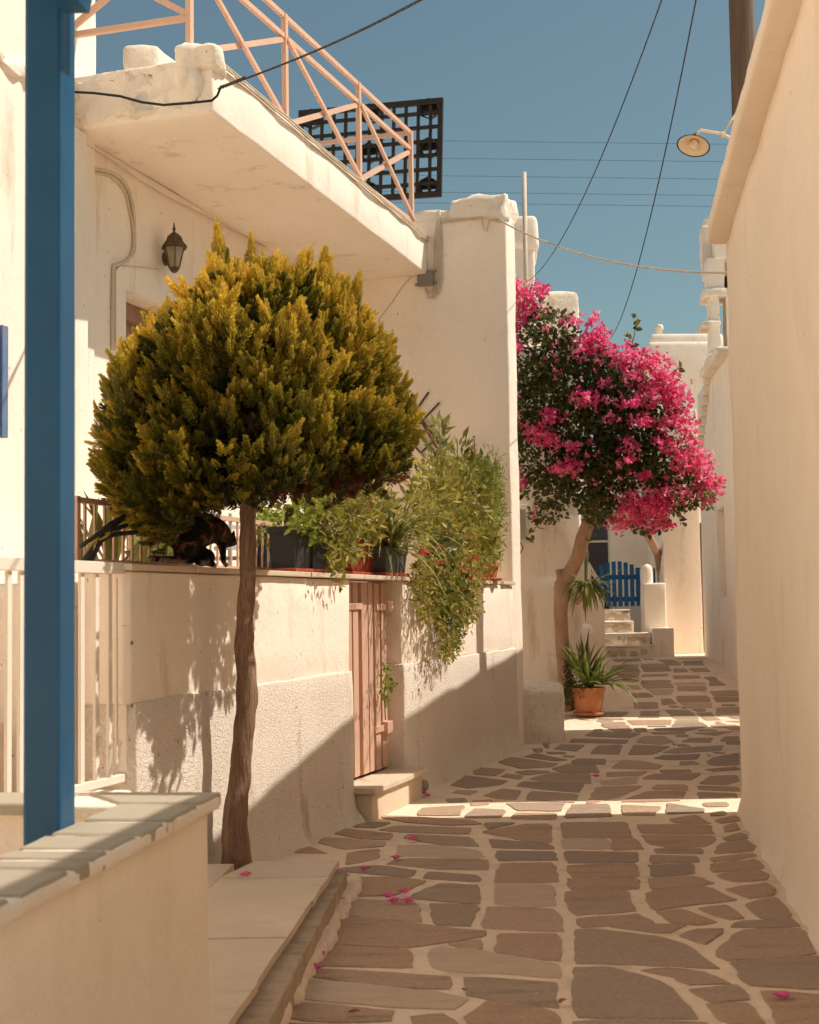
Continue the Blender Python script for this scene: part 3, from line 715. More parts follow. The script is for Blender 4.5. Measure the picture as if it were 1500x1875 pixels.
# house beside the steps, narrow slit between it and the chapel
sh = MB(); sh.rbox((at(1217, 1100, 29.6).x, 29.6, .0), (.78, 0, 0), (.3, 4, 0), (0, 0, 5.6), .02, .5, .015, 1)
sh.build('corner_house', M['plaster'], smooth=True, label='narrow white house wall beside the stone steps, left of the chapel', cat='house')
sd = MB(); sd.box((at(1273, 1100, 30.2).x, 30.2, .5), (.40, 0, 0), (0, .2, 0), (0, 0, 2.75)); sd.build('slit_door', M['polewood'], label='narrow brown door slit between the chapel and the white house', cat='door')
bb = MB(); bb.rbox((at(1196, 1200, 28.3).x, 28.25, .40), (.42, 0, 0), (.1, 1.2, 0), (0, 0, .66), .02, .2, .01, 2)
bb.build('low_wall', M['plaster'], smooth=True, label='low white block at the foot of the steps', cat='wall')
# big white house with the chimney pipe far behind
fh = thing('far_house', 'large white flat roofed house behind the chapel with a stub chimney', 'house', (7, 36, 0))
mb = MB(); p0 = at(1186, 640, 34); p1 = at(1320, 610, 34); mb.rbox((p0.x, 34, 0), (p1.x - p0.x, 0, 0), (.8, 7, 0), (0, 0, at(1250, 625, 34).z), .10, .5, .03, .6); mb.build('wall', M['plaster'], fh, smooth=True)
mb = MB(); mb.rbox((p0.x + .12, 34.3, at(1250, 625, 34).z - .1), (p1.x - p0.x, 0, 0), (.8, 6, 0), (0, 0, at(1250, 606, 34).z - at(1250, 625, 34).z + .1), .10, .5, .03, .6); mb.build('parapet', M['plaster'], fh, smooth=True)
q = at(1207, 606, 35); mb = MB(); mb.lathe((q.x, 35, q.z - .4), [(.085, 0), (.085, .42), (.11, .43), (.11, .50), (.09, .55), (0.01, .57)], 14, Z, True); mb.build('chimney', M['plaster_old'], fh, smooth=True)

# ================================================================== HOUSE WITH THE BOUGAINVILLEA
bh = thing('pink_shaded_house', 'uneven white house wall behind the magenta bougainvillea', 'house', (1.0, 22, 0))
mb = MB()
mb.rbox((-2.0, 20.4, -.1), (at(1068, 1050, 20.4).x + 2.0, 0, 0), (.12, 5.5, 0), (0, 0, 5.45), .06, .2, .05, .8); mb.build('wall', M['plaster'], bh, smooth=True)
t0, t1 = at(900, 392, 22), at(985, 392, 22)
mb = MB(); mb.rbox((t0.x, 22, at(950, 452, 22).z), (t1.x - t0.x, 0, 0), (.1, 1.6, 0), (0, 0, t1.z - at(950, 452, 22).z), .09, .15, .03, 2); mb.rbox((t0.x, 22.1, 5.2), (at(980, 500, 22).x - t0.x, 0, 0), (.1, 1.4, 0), (0, 0, at(950, 450, 22).z - 5.2), .03, .2, .02, 2); mb.build('roof_tower', M['plaster'], bh, smooth=True)
t0, t1 = at(975, 530, 23.2), at(1060, 530, 23.2)
mb = MB(); mb.rbox((t0.x, 23.2, 5.2), (t1.x - t0.x, 0, 0), (.1, 1.3, 0), (0, 0, t1.z - 5.2), .10, .15, .03, 2); mb.build('roof_block', M['plaster_old'], bh, smooth=True)
q = at(961, 500, 21.6); q2 = at(960, 315, 21.6); MB().tube([(q.x, 21.6, 5.2), (q2.x, 21.6, q2.z)], .035, 10).build('vent_pipe', M['palewire'], bh, smooth=True)
# low seat-like block against it
mb = MB()
def sitf(p): return p
mb.rbox((1.10, 16.42, -.05), (.62, -.04, 0), (.16, 1.55, 0), (0, 0, .66), .07, .10, .05, 2.2); mb.build('masonry_bench', M['plaster_old'], smooth=True, label='low rounded white masonry block at the house corner', cat='bench')
# stair wing wall (white, right of the trunk)
mb = MB(); a_ = at(1058, 1075, 24.0); b_ = at(1106, 1075, 24.0)
mb.rbox((a_.x, 24.0, 0), (b_.x - a_.x, 0, 0), (.45, 5.2, 0), (0, 0, a_.z), .03, .2, .02, 1.5); mb.rbox((a_.x - .25, 23.3, 0), (.42, 0, 0), (.1, 1, 0), (0, 0, 1.25), .2, .1, .06, 2)
mb.build('stair_wall', M['plaster'], smooth=True, label='white side wall of the steps behind the yucca', cat='wall')

# ================================================================== STEPS, GATE AND PORCH at the end
stp = thing('stone_steps', 'four whitewashed stone steps up to the blue picket gate', 'steps', (4.3, 28.8, .4))
xa, xb = at(1107, 1150, 28.4).x, at(1197, 1150, 28.4).x
for i in range(4):
    y_ = 28.2 + i * .34; zt = gz(28) + .235 * (i + 1)
    mb = MB(); mb.rbox((xa - .05, y_, zt - .30), (xb - xa + (.02 if i < 2 else -.28), 0, 0), (0, .5 if i < 3 else 4.6, 0), (0, 0, .30 - .03), .01, .1, .03, 4); r_ = mb.build('riser', M['plaster_old'], stp, smooth=True)
    for q in range(4):
        x0s = xa + .03 + (xb - xa - (.1 if i < 2 else .38)) * q / 4; ws = random.uniform(.13, .2); zs = zt - .20 + random.uniform(-.02, .02); hs_ = random.uniform(.09, .13)
        MB().rbox((x0s, y_ - .012, zs), (ws, 0, random.uniform(-.02, .02)), (0, .03, 0), (random.uniform(-.03, .03), 0, hs_), .03, .05, .02, 9).build('riser_stone', M['stone_pale'], stp, smooth=True)
    mb = MB(); mb.rbox((xa - .06, y_ - .03, zt - .035), (xb - xa + (.03 if i < 2 else -.27), 0, 0), (0, .44 if i < 3 else 4.6, 0), (0, 0, .035), .012, .12, .012, 4); mb.build('tread', M['plaster_old'], stp, smooth=True)
GZ = gz(28) + .94
gt = thing('picket_gate', 'bright blue wooden picket gate at the top of the steps', 'gate', (at(1140, 1118, 29.6).x, 29.6, GZ))
xs0, xs1 = at(1100, 1100, 29.6).x, at(1172, 1100, 29.6).x
N = 7
for i in range(N):
    x_ = xs0 + (xs1 - xs0 - .07) * i / (N - 1); hgt = .78 + .16 * math.sin(math.pi * min(1, (i + 1.5) / (N + 1)))
    MB().box((x_, 29.6, GZ + .06), (.085 if i < N - 1 else .11, 0, 0), (0, .03, 0), (0, 0, hgt if i < N - 1 else .80), .006).build('picket', M['gateblue'], gt)
for z_ in (.16, .62): MB().box((xs0 - .02, 29.63, GZ + z_), (xs1 - xs0 + .04, 0, 0), (0, .03, 0), (0, 0, .10), .006).build('rail', M['gateblue'], gt)
pl = thing('gate_pillar', 'white round topped gate pillar right of the blue gate', 'pillar', (at(1185, 1118, 29.6).x, 29.6, 1.2))
x0_, x1_ = at(1174, 1100, 29.5).x, at(1196, 1100, 29.5).x
mb = MB(); mb.rbox((x0_, 29.4, .4), (x1_ - x0_, 0, 0), (0, .3, 0), (0, 0, at(1185, 1033, 29.4).z - .4), .12, .08, .02, 3); mb.build('shaft', M['plaster'], pl, smooth=True)
mb = MB(); mb.rbox((x0_ + .03, 29.28, .2), (at(1217, 1100, 29.3).x - x0_, 0, 0), (0, .3, 0), (0, 0, at(1200, 1068, 29.3).z - .2), .03, .1, .02, 3); mb.build('base', M['plaster'], pl, smooth=True)
# porch behind the gate
po = thing('porch_house', 'white house front with dark glazed door behind the blue gate', 'house', (4.5, 33.5, 0))
mb = MB(); xl_, xr_ = 2.9, at(1232, 1000, 33).x
mb.rbox((at(1119, 1000, 33).x, 33, .6), (xr_ - at(1119, 1000, 33).x, 0, 0), (0, .5, 0), (0, 0, 4.6), .02, .5); mb.rbox((xl_, 33.2, .6), (at(1119, 1000, 33).x - xl_, 0, 0), (0, .5, 0), (0, 0, 4.5), .02, .5); mb.build('wall', M['plaster'], po, smooth=True)
gx0, gx1 = at(1078, 1000, 33).x, at(1117, 1000, 33).x; zb_, zt_ = at(1100, 1118, 33).z, at(1100, 935, 33).z
gd = MB().box((gx0, 33.1, zb_), (gx1 - gx0, 0, 0), (0, .06, 0), (0, 0, zt_ - zb_)).build('glazed_door', M['darkdoor'], po)
MB().box((gx1 - .03, 33.04, zb_), (.06, 0, 0), (0, .08, 0), (0, 0, zt_ - zb_), .005).build('door_frame', M['frame'], gd)
zm = at(1100, 993, 33).z; MB().box((gx0, 33.05, zm), (gx1 - gx0 - .035, 0, 0), (0, .05, 0), (0, 0, .05), .005).build('glazing_bar', M['frame'], gd)
wx0, wx1 = at(1195, 1000, 33).x, at(1214, 1000, 33).x; wz0, wz1 = at(1200, 998, 33).z, at(1200, 960, 33).z
MB().box((wx0, 32.97, wz0), (wx1 - wx0 + .2, 0, 0), (0, .05, 0), (0, 0, wz1 - wz0)).build('window', M['darkdoor'], po)
cz = at(1205, 1068, 31.5).z; cx0, cx1 = at(1197, 1050, 31.5).x, at(1212, 1050, 31.5).x; ct = at(1205, 1040, 31.5).z
ck = thing('garden_chair', 'small blue wooden chair on the porch beside the gate pillar', 'chair', ((cx0 + cx1) / 2, 31.6, GZ + .03))
for x_ in (cx0, cx1 - .035): MB().box((x_, 31.5, GZ + .03), (.035, 0, 0), (0, .035, 0), (0, 0, ct - GZ - .03)).build('back_leg', M['gateblue'], ck); MB().box((x_, 31.1, GZ + .03), (.035, 0, 0), (0, .035, 0), (0, 0, .45)).build('front_leg', M['gateblue'], ck)
MB().box((cx0 - .01, 31.1, GZ + .48), (cx1 - cx0 + .02, 0, 0), (0, .43, 0), (0, 0, .03)).build('seat', M['gateblue'], ck)
for z_ in (ct - .08, ct - .28): MB().box((cx0, 31.49, z_), (cx1 - cx0, 0, 0), (0, .03, 0), (0, 0, .06)).build('back_slat', M['gateblue'], ck)
# white metal chair edge by the gate
wc = thing('white_railing', 'white sloping handrail left of the blue gate', 'handrail', (at(1080, 1065, 27).x, 27, 1.9))
for a, b in (((1077, 1030), (1099, 1066)), ((1082, 1048), (1100, 1069))): m_ = MB(); m_.tube([at(a[0], a[1], 27), at(b[0], b[1], 27)], .022, 8); m_.build('rail', M['frame'], wc, smooth=True)
m_ = MB(); m_.tube([at(1080, 1035, 27), at(1080, 1078, 27)], .03, 8); m_.build('post', M['frame'], wc, smooth=True)

# ================================================================== NEAR PARAPET, POST AND PERGOLA
PK = V((-.683, 5.0, 0)); PU = V((-.1275, -.9918, 0)); PV = V((-.9918, .1275, 0)); PH = .95
def Pp(u, v, z): return PK + PU * u + PV * v + Z * z
pw_ = thing('parapet_wall', 'cream parapet with slate coping under the blue post', 'wall', Pp(1.2, .12, 0))
mb = MB(); mb.rbox(Pp(.03, .025, 0), PU * 4.4, PV * .20, Z * (PH - .035), .012, .15, .006, 2); mb.rbox(Pp(.03, .235, 0), PU * .21, PV * 2.6, Z * (PH - .036), .012, .15, .006, 2)
mb.build('wall', M['plaster_clean'], pw_, smooth=True)
cuts = [0, .27, .64, .89, 1.13, 1.29, 1.42, 1.76, 2.05, 2.4, 2.75, 3.1, 3.5, 3.9]
def capstone(poly, k, h=.05):
    pts = []
    for i in range(len(poly)):
        a, b = V(poly[i]), V(poly[(i + 1) % len(poly)]); n_ = max(1, int((b - a).length / .05))
        for j in range(n_): q = a.lerp(b, j / n_); pts.append(q + V((noise.noise(q * 14 + V((k, 0, 0))), noise.noise(q * 14 + V((0, k, 9))), 0)) * .007)
    c = sum(pts, V((0, 0, 0))) / len(pts); m = len(pts); up = [p + Z * (h - .006) for p in pts]; tp = [p + (c - p).normalized() * .005 + Z * h for p in pts]
    mb = MB(); fs = []
    for i in range(m): j = (i + 1) % m; fs += [(i, j, m + j, m + i), (m + i, m + j, 2 * m + j, 2 * m + i)]
    fs += [tuple(range(2 * m, 3 * m)), tuple(range(m))[::-1]]
    vs_ = pts + up + tp
    area = sum(pts[i].x * pts[(i + 1) % m].y - pts[(i + 1) % m].x * pts[i].y for i in range(m))
    if area < 0: fs = [f[::-1] for f in fs]
    return mb.add(vs_, fs)
for k in range(len(cuts) - 1):
    a, b = cuts[k], cuts[k + 1]; s0, s1 = random.uniform(-.025, .025), random.uniform(-.02, .02); e = random.uniform(-.012, .012)
    g0, g1 = random.uniform(.016, .03), random.uniform(.014, .034)
    if k == 0: poly = [Pp(-.005, -.008, PH - .034), Pp(-.005, .47, PH - .034), Pp(b - g0, .27, PH - .034), Pp(b - g1, -.006 + e * .6, PH - .034)]
    else: poly = [Pp(a + g1, -.006 + e * .6, PH - .034), Pp(a + g0 + s0 * .4, .262, PH - .034), Pp(b - g0 + s1 * .4, .258, PH - .034), Pp(b - g1, -.006 + e * .6, PH - .034)]
    capstone(poly, k, .039 + random.uniform(-.002, .004)).build('coping_slate', M['slate'], pw_)
for k, (a, b) in enumerate(((.50, .98), (1.0, 1.5), (1.52, 2.1), (2.12, 2.8))):
    capstone([Pp(-.01, a, PH - .034), Pp(-.01, b, PH - .034), Pp(.26, b, PH - .034), Pp(.27, a, PH - .034)], 30 + k, .040).build('coping_slate', M['slate'], pw_)
mb = MB(); mb.rbox(Pp(.01, -.012, PH - .045), PU * 4.2, PV * .268, Z * .0425, .010, .05, .003, 8); mb.rbox(Pp(.01, .262, PH - .0455), PU * .25, PV * 2.5, Z * .0425, .010, .05, .003, 8); mb.build('coping_mortar', M['plaster_old'], pw_, smooth=True)

pg = thing('pergola_post', 'thick blue painted timber post behind the slate coping', 'post', Pp(.75, .39, 0))
q0 = at(37, 1000, 4.25); q1 = at(108, 1000, 4.25)
mb = MB(); mb.box(V((q0.x + .008, 4.25, 0)) , V((q1.x - q0.x, -.012, 0)), V((.016, .125, 0)), Z * 3.95, .012); mb.build('post', M['blue'], pg, smooth=False)
e0 = at(158, 24, 4.05)
prof = [V((-1.035, 4.05, 3.62)), V((-1.035, 4.05, 3.44)), V((-.99, 4.05, e0.z)), V((-.915, 4.05, e0.z)), V((-.893, 4.05, 3.44)), V((-.893, 4.05, 3.62))]
mb = MB(); mb.prism(prof, V((-.32, -2.5, 0))); mb.build('beam', M['blue'], pg)
mb = MB(); mb.box(V((-3.2, 4.20, 3.63)), V((2.45, 0, 0)), V((0, .12, 0)), Z * .16, .008); mb.build('cross_beam', M['blue'], pg)

# ================================================================== WHITE METAL GATE on the left
mg = thing('metal_gate', 'off white metal bar gate beside the terrace wall', 'gate', W(-9.6, .05, .6))
gT = 1.845; gB = .70; gv = .06
def gbar(name, u0, z0, u1, z1, w, t=.03, v=gv):
    m_ = MB(); m_.bar(W(u0, v, z0), W(u1, v, z1), w, t, .004, WV); return m_.build(name, M['gate'], mg)
def upx(px, v=gv): return (onW(px, 1200, v) - WK).dot(WU)
uR = upx(229)
gbar('top_rail', uR - 1.55, gT - .03, uR + .03, gT - .03, .06, .05); gbar('bottom_rail', uR - 1.55, gB + .02, uR + .03, gB + .02, .04, .04)
gbar('stile', uR, gB, uR, gT - .061, .055, .05)
for px in (200, 176, 149, 60, 38, 15, -10, -36): gbar('bar', upx(px), gB + .04, upx(px), gT - .062, .038, .018)
gbar('latch_bar', upx(213), gB + .1, upx(213), gT - .08, .016, .014)
for py in (1073, 1100, 1372, 1395):
    p = onW(239, py, .03); m_ = MB(); m_.tube([p - Z * .035, p + Z * .035], .014, 8); m_.build('hinge', M['gate'], mg, smooth=True)
for py in (1177, 1292): p = onW(241, py, -.005); m_ = MB(); m_.lathe(p, [(.012, 0), (.010, .006), (0.001, .007)], 8, -WV); m_.build('bolt', M['steel'], mg, smooth=True)
th_ = MB(); th_.rbox(W(-10.6, -.02, 0), WU * 1.76, WV * .3, Z * .66, .02, .2, .01, 3); th_.build('gate_threshold', M['plaster'], smooth=True, label='white threshold below the metal bar gate', cat='step')
sw = MB(); sw.rbox(W(-8.77, .33, 0), -WU * .12, WV * 1.7, Z * 1.74, .015, .2, .012, 2); sw.rbox(W(-8.84, .7, 0), -WU * .5, WV * 1.4, Z * 1.02, .03, .2, .03, 3)
sw.build('stair_wall', M['plaster_old'], smooth=True, label='weathered stair wall seen through the white metal gate', cat='wall')

# ================================================================== PLANTS
def scatter(name, mat, tv, tf, pos, zdir, scale, tint_, parent, vtint=None, roll=None, kind=None):
    """many copies of one small leaf template as one foliage mesh (tv k x 3, tf list of equal-length faces)"""
    tv = np.asarray(tv, float); tf = np.asarray(tf, int); pos = np.asarray(pos, float); N = len(pos); k = len(tv); m = tf.shape[1]
    z = np.asarray(zdir, float); z = z / (np.linalg.norm(z, axis=1, keepdims=True) + 1e-9)
    r = RNG.normal(size=(N, 3)) if roll is None else np.asarray(roll, float)
    x = np.cross(z, r); x /= (np.linalg.norm(x, axis=1, keepdims=True) + 1e-9); y = np.cross(z, x)
    s = np.asarray(scale, float)[:, None, None]
    vv = pos[:, None, :] + s * (tv[None, :, 0:1] * x[:, None, :] + tv[None, :, 1:2] * y[:, None, :] + tv[None, :, 2:3] * z[:, None, :])
    vv = vv.reshape(-1, 3) - np.array(OLOC[parent.name])
    ff = (tf[None] + (np.arange(N) * k)[:, None, None]).reshape(-1)
    me = bpy.data.meshes.new(name); me.vertices.add(len(vv)); me.vertices.foreach_set('co', vv.reshape(-1).astype(np.float32))
    me.loops.add(len(ff)); me.loops.foreach_set('vertex_index', ff.astype(np.int32)); nf = len(ff) // m
    me.polygons.add(nf); me.polygons.foreach_set('loop_start', (np.arange(nf) * m).astype(np.int32)); me.polygons.foreach_set('loop_total', np.full(nf, m, np.int32))
    me.update(calc_edges=True)
    t = np.asarray(tint_, float)[:, None] + (np.asarray(vtint, float)[None] if vtint is not None else np.zeros((1, k)))
    a = me.attributes.new('tint', 'FLOAT', 'POINT'); a.data.foreach_set('value', np.clip(t, 0, 1).reshape(-1).astype(np.float32))
    me.materials.append(mat); o = bpy.data.objects.new(name, me); COL.objects.link(o); o.parent = parent; OLOC[o.name] = OLOC[parent.name]
    return tag(o, kind=kind)
def nz(p, f, seed=0.0): return noise.noise(V((p[0] * f + seed, p[1] * f, p[2] * f)))
LEAF = ([(0, 0, 0), (.32, .05, .35), (.22, .02, .72), (0, -.04, 1), (-.22, .02, .72), (-.32, .05, .35)], [(0, 1, 2, 3), (0, 3, 4, 5)])
KITE = ([(0, 0, 0), (.16, .02, .5), (0, 0, 1), (-.16, .02, .5)], [(0, 1, 2, 3)])
NEEDLE = ([(0, 0, 0), (.07, 0, .5), (0, 0, 1), (-.07, 0, .5)], [(0, 1, 2, 3)])
BRACT = ([(0, 0, 0), (.42, .12, .45), (0, .26, 1), (-.42, .12, .45)], [(0, 1, 2, 3)])
def remesh(o, vox=.012, sm=4):
    m = o.modifiers.new('remesh', 'REMESH'); m.mode = 'VOXEL'; m.voxel_size = vox; m.use_smooth_shade = True
    if sm: q = o.modifiers.new('smooth', 'SMOOTH'); q.factor = .5; q.iterations = sm
    return o

# ---------------------------------------------------------------- golden cypress
CT = at(466, 760, 8.2); TB = V((at(432, 1560, 8.3).x, 8.3, 0.13))
cy_ = thing('cypress_tree', 'clipped golden green cypress tree on one bare brown trunk', 'tree', TB)
tp = []
for px, py, r_ in ((432, 1590, .105), (432, 1560, .098), (430, 1500, .086), (438, 1420, .078), (447, 1340, .072), (452, 1290, .078), (452, 1240, .072), (446, 1180, .066), (450, 1120, .062), (455, 1060, .058), (455, 1000, .058), (455, 940, .06), (462, 880, .06), (466, 800, .05), (468, 700, .035), (470, 600, .02)):
    tp.append((at(px, py, 8.3), r_ * .88))
mb = MB(); tq = []
for i in range(len(tp) - 1):
    for j in range(5): t = j / 5; tq.append((tp[i][0].lerp(tp[i + 1][0], t), tp[i][1] * (1 - t) + tp[i + 1][1] * t))
def knots(p):
    return 1
mb.tube([p + V((noise.noise(p * 5), noise.noise(p * 5 + V((7, 0, 0))), 0)) * .010 for p, r in tq], [r * (.93 + .16 * noise.noise(p * 6.0)) for p, r in tq], 24, True, .20)
for k in range(16):
    a = random.random() * 6.28; h_ = random.uniform(.25, 1.0); s0 = at(460, 900, 8.3) + Z * h_ * .8
    e = s0 + V((math.cos(a) * .42, math.sin(a) * .4, .15 + .1 * h_)); mb.tube([s0, s0.lerp(e, .5) + Z * .02, e], [.028, .018, .008], 6)
mb.build('trunk', M['bark'], cy_, smooth=True)
prof_y = [395, 470, 500, 530, 560, 620, 700, 800, 850, 900, 950, 985, 1005]
prof_w = [.02, .16, .27, .43, .58, .74, .87, .945, .96, .92, .80, .50, .1]
pz = [at(466, y_, 8.2).z for y_ in prof_y]
def crownR(z): return float(np.interp(z, pz[::-1], prof_w[::-1]))
# spray template: upright flame of short scale-leaf twigs
sv, sf, stn = [], [], []
rr = random.Random(5)
for i in range(54):
    t = i / 53; h = .02 + .74 * t; ang = i * 2.4; tl = .34 * (1 - .55 * t) * rr.uniform(.75, 1.2); sp = (.95 - .6 * t) * rr.uniform(.8, 1.2)
    d = V((math.cos(ang) * sp, math.sin(ang) * sp * .55, .9)).normalized(); b0 = V((math.cos(ang) * .02, math.sin(ang) * .02, h))
    sd_ = d.cross(V((math.sin(ang * 1.7), math.cos(ang * 1.3), .3))).normalized(); w_ = .034
    n0 = len(sv)
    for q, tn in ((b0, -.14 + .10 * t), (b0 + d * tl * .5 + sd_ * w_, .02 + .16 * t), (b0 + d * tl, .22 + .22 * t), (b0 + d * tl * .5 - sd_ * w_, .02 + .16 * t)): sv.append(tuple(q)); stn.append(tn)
    sf.append((n0, n0 + 1, n0 + 2, n0 + 3))
pos, dr_, scl, tnt = [], [], [], []
zmin, zmax = pz[-1], pz[1]
BOT = [(150, 850), (185, 925), (215, 960), (260, 985), (300, 980), (318, 955), (335, 942), (370, 938), (430, 945), (450, 935), (490, 930), (530, 908), (600, 895), (680, 890), (740, 870), (785, 820)]
TOPS = [(150, 850), (165, 735), (200, 655), (225, 625), (300, 560), (345, 530), (400, 475), (460, 485), (520, 485), (590, 495), (640, 515), (665, 555), (690, 605), (720, 635), (745, 695), (770, 755), (785, 830)]
def addspray(p, d, s, t): pos.append(tuple(p)); dr_.append(tuple(d)); scl.append(s); tnt.append(t)
def inside(p, m0=0.0):
    px, py = proj(p); return np.interp(px, *zip(*TOPS)) + m0 < py < np.interp(px, *zip(*BOT)) and 158 < px < 778
# inner mass, tinted dark to give shaded hollows between the plumes
made = 0
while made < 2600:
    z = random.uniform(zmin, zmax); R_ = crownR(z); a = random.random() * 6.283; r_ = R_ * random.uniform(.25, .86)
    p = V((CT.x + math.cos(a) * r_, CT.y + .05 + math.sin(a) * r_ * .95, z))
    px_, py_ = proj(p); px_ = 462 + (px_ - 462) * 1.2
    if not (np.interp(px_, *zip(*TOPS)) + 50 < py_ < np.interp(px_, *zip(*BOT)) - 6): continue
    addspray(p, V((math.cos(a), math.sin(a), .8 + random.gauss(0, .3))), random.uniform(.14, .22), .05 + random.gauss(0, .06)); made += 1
# plumes: feathery flame-shaped clumps with golden tips, of very uneven size
made = 0; tries = 0
while made < 900 and tries < 40000:
    tries += 1
    z = random.uniform(zmin, zmax + .05); R_ = crownR(z)
    if random.random() > (R_ + .15): continue
    a = random.random() * 6.283; lump = 1 + .16 * nz((math.cos(a) * 1.3, math.sin(a) * 1.3, z * 1.7), 1.6) + .06 * nz((math.cos(a), math.sin(a), z), 4.0, 3)
    r_ = R_ * random.uniform(.80, 1.0) * lump
    c = V((CT.x + math.cos(a) * r_, CT.y + .05 + math.sin(a) * r_ * .95, z))
    px_, py_ = proj(c); px_ = 462 + (px_ - 462) * 1.13
    if not (np.interp(px_, *zip(*TOPS)) + 24 < py_ < np.interp(px_, *zip(*BOT)) - 4 and 158 < px_ < 772): continue
    hol = nz(c, 4.2, 21)
    if hol < -.28: continue
    hz_ = (z - zmin) / (zmax - zmin); n_ = V((math.cos(a), math.sin(a), 0))
    ax_ = (n_ * (.95 - .6 * hz_) + Z * (.35 + .8 * hz_) + V((random.gauss(0, .28), random.gauss(0, .28), random.gauss(0, .15)))).normalized()
    if hz_ < .15: ax_ = (n_ + Z * random.uniform(-.3, .4)).normalized()
    H = random.choice((random.uniform(.10, .18), random.uniform(.14, .24), random.uniform(.2, .31))) * (.9 + .2 * hz_); Rb = H * random.uniform(.28, .46)
    tone = .05 + .78 * max(0, hz_ - .14) + (.08 if math.cos(a) < -.3 else 0) + random.gauss(0, .10) + .22 * nz(c, 1.6, 8)  # gold new growth; crown top and left tinted lighter still, as if in sun
    e1 = ax_.orthogonal().normalized(); e2 = ax_.cross(e1); c = c - ax_ * H * .55
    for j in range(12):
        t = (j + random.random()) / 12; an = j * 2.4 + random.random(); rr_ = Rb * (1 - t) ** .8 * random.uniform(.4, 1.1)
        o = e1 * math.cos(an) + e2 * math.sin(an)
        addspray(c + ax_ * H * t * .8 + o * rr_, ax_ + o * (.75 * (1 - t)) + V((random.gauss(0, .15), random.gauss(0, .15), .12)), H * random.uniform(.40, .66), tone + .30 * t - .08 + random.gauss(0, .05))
    made += 1
for px, py, ln in ((396, 400, .34), (404, 430, .30), (460, 425, .30), (440, 470, .25), (597, 445, .30), (570, 480, .24), (659, 492, .28), (640, 530, .22), (718, 605, .26), (746, 682, .26), (310, 545, .20), (372, 490, .24), (300, 565, .18), (218, 622, .20), (205, 650, .18), (520, 485, .20), (700, 590, .20), (620, 500, .22), (480, 460, .22), (765, 745, .2), (172, 735, .18)):
    c = at(px, py, 8.2 + random.uniform(-.15, .15)); ax_ = V((random.gauss(0, .06) + (px - 470) / 1100, random.gauss(0, .1), 1)).normalized(); c = c - ax_ * ln
    for j in range(22):
        t = j / 22; an = j * 2.4; o = V((math.cos(an), math.sin(an), 0)); addspray(c + ax_ * ln * t * .8 + o * ln * .13 * (1 - t), ax_ + o * .35 * (1 - t), ln * random.uniform(.24, .36), .42 + .4 * t + random.gauss(0, .05))
for k in range(70):
    px = random.uniform(180, 765); py = float(np.interp(px, *zip(*TOPS))) + random.uniform(-14, 22); ln = random.uniform(.10, .21)
    c = at(px, py, 8.2 + random.uniform(-.35, .35)); ax_ = V((random.gauss(0, .15) + (px - 470) / 600, random.gauss(0, .15), 1)).normalized(); c = c - ax_ * ln
    for j in range(12):
        t = j / 12; an = j * 2.4; o = V((math.cos(an), math.sin(an), 0)); addspray(c + ax_ * ln * t * .75 + o * ln * .14 * (1 - t), ax_ + o * .5 * (1 - t), ln * random.uniform(.32, .5), .30 + .4 * t + random.gauss(0, .06) + .2 * max(0, (700 - py) / 250))  # higher tufts tinted lighter too, like the sunlit crown top
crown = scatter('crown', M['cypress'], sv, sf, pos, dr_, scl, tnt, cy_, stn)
pos, dr_, scl, tnt = [], [], [], []
for k in range(200):
    px, py = random.choice(((300, 905), (330, 925), (270, 890), (560, 890), (520, 895), (620, 880), (660, 870), (590, 870)))
    p = at(px + random.gauss(0, 26), py + random.gauss(0, 16), 7.75 + random.uniform(0, .30)); addspray(p, (random.gauss(0, .5), -.5, random.gauss(.1, .4)), random.uniform(.10, .17), random.random())
scatter('dry_twigs', M['deadcypress'], sv, sf, pos, dr_, scl, tnt, cy_)

# ---------------------------------------------------------------- bougainvillea
BC = V((at(1120, 760, 19.3).x, 19.3, at(1120, 760, 19.3).z)); BS = 19.3 / F
bg_ = thing('bougainvillea', 'magenta bougainvillea tree spilling over the lane from a leaning trunk', 'tree', V((at(1040, 1295, 19.9).x, 19.9, .03)))
tp = [(1040, 1300, .11, 19.95), (1036, 1255, .10, 19.9), (1030, 1190, .095, 19.9), (1027, 1120, .095, 19.85), (1030, 1070, .11, 19.8), (1046, 1045, .10, 19.75), (1058, 1020, .095, 19.65), (1068, 985, .10, 19.6), (1080, 950, .09, 19.5), (1090, 910, .08, 19.4), (1095, 860, .06, 19.3)]
mb = MB(); mb.tube([at(x, y, d) for x, y, r, d in tp], [r for x, y, r, d in tp], 14, True, .2)
mb.tube([at(1030, 1065, 19.8), at(1026, 1052, 19.8), at(1024, 1042, 19.8)], [.08, .06, .05], 10, True, .2)
for e in ((1000, 800), (1060, 700), (1150, 760), (1200, 860), (1120, 640), (960, 620), (1240, 800)):
    a = at(1090, 900, 19.4); b = at(e[0], e[1], 19.1); mb.tube([a, a.lerp(b, .5) + Z * .15, b], [.05, .03, .012], 6)
mb.build('trunk', M['bark2'], bg_, smooth=True)
mb = MB(); mb.tube([at(1218, 1125, 30.8), at(1212, 1052, 30.6), at(1205, 1015, 30), at(1190, 985, 29), at(1172, 950, 27)], [.10, .10, .09, .085, .07], 10, True, .2); mb.build('second_stem', M['bark2'], bg_, smooth=True)
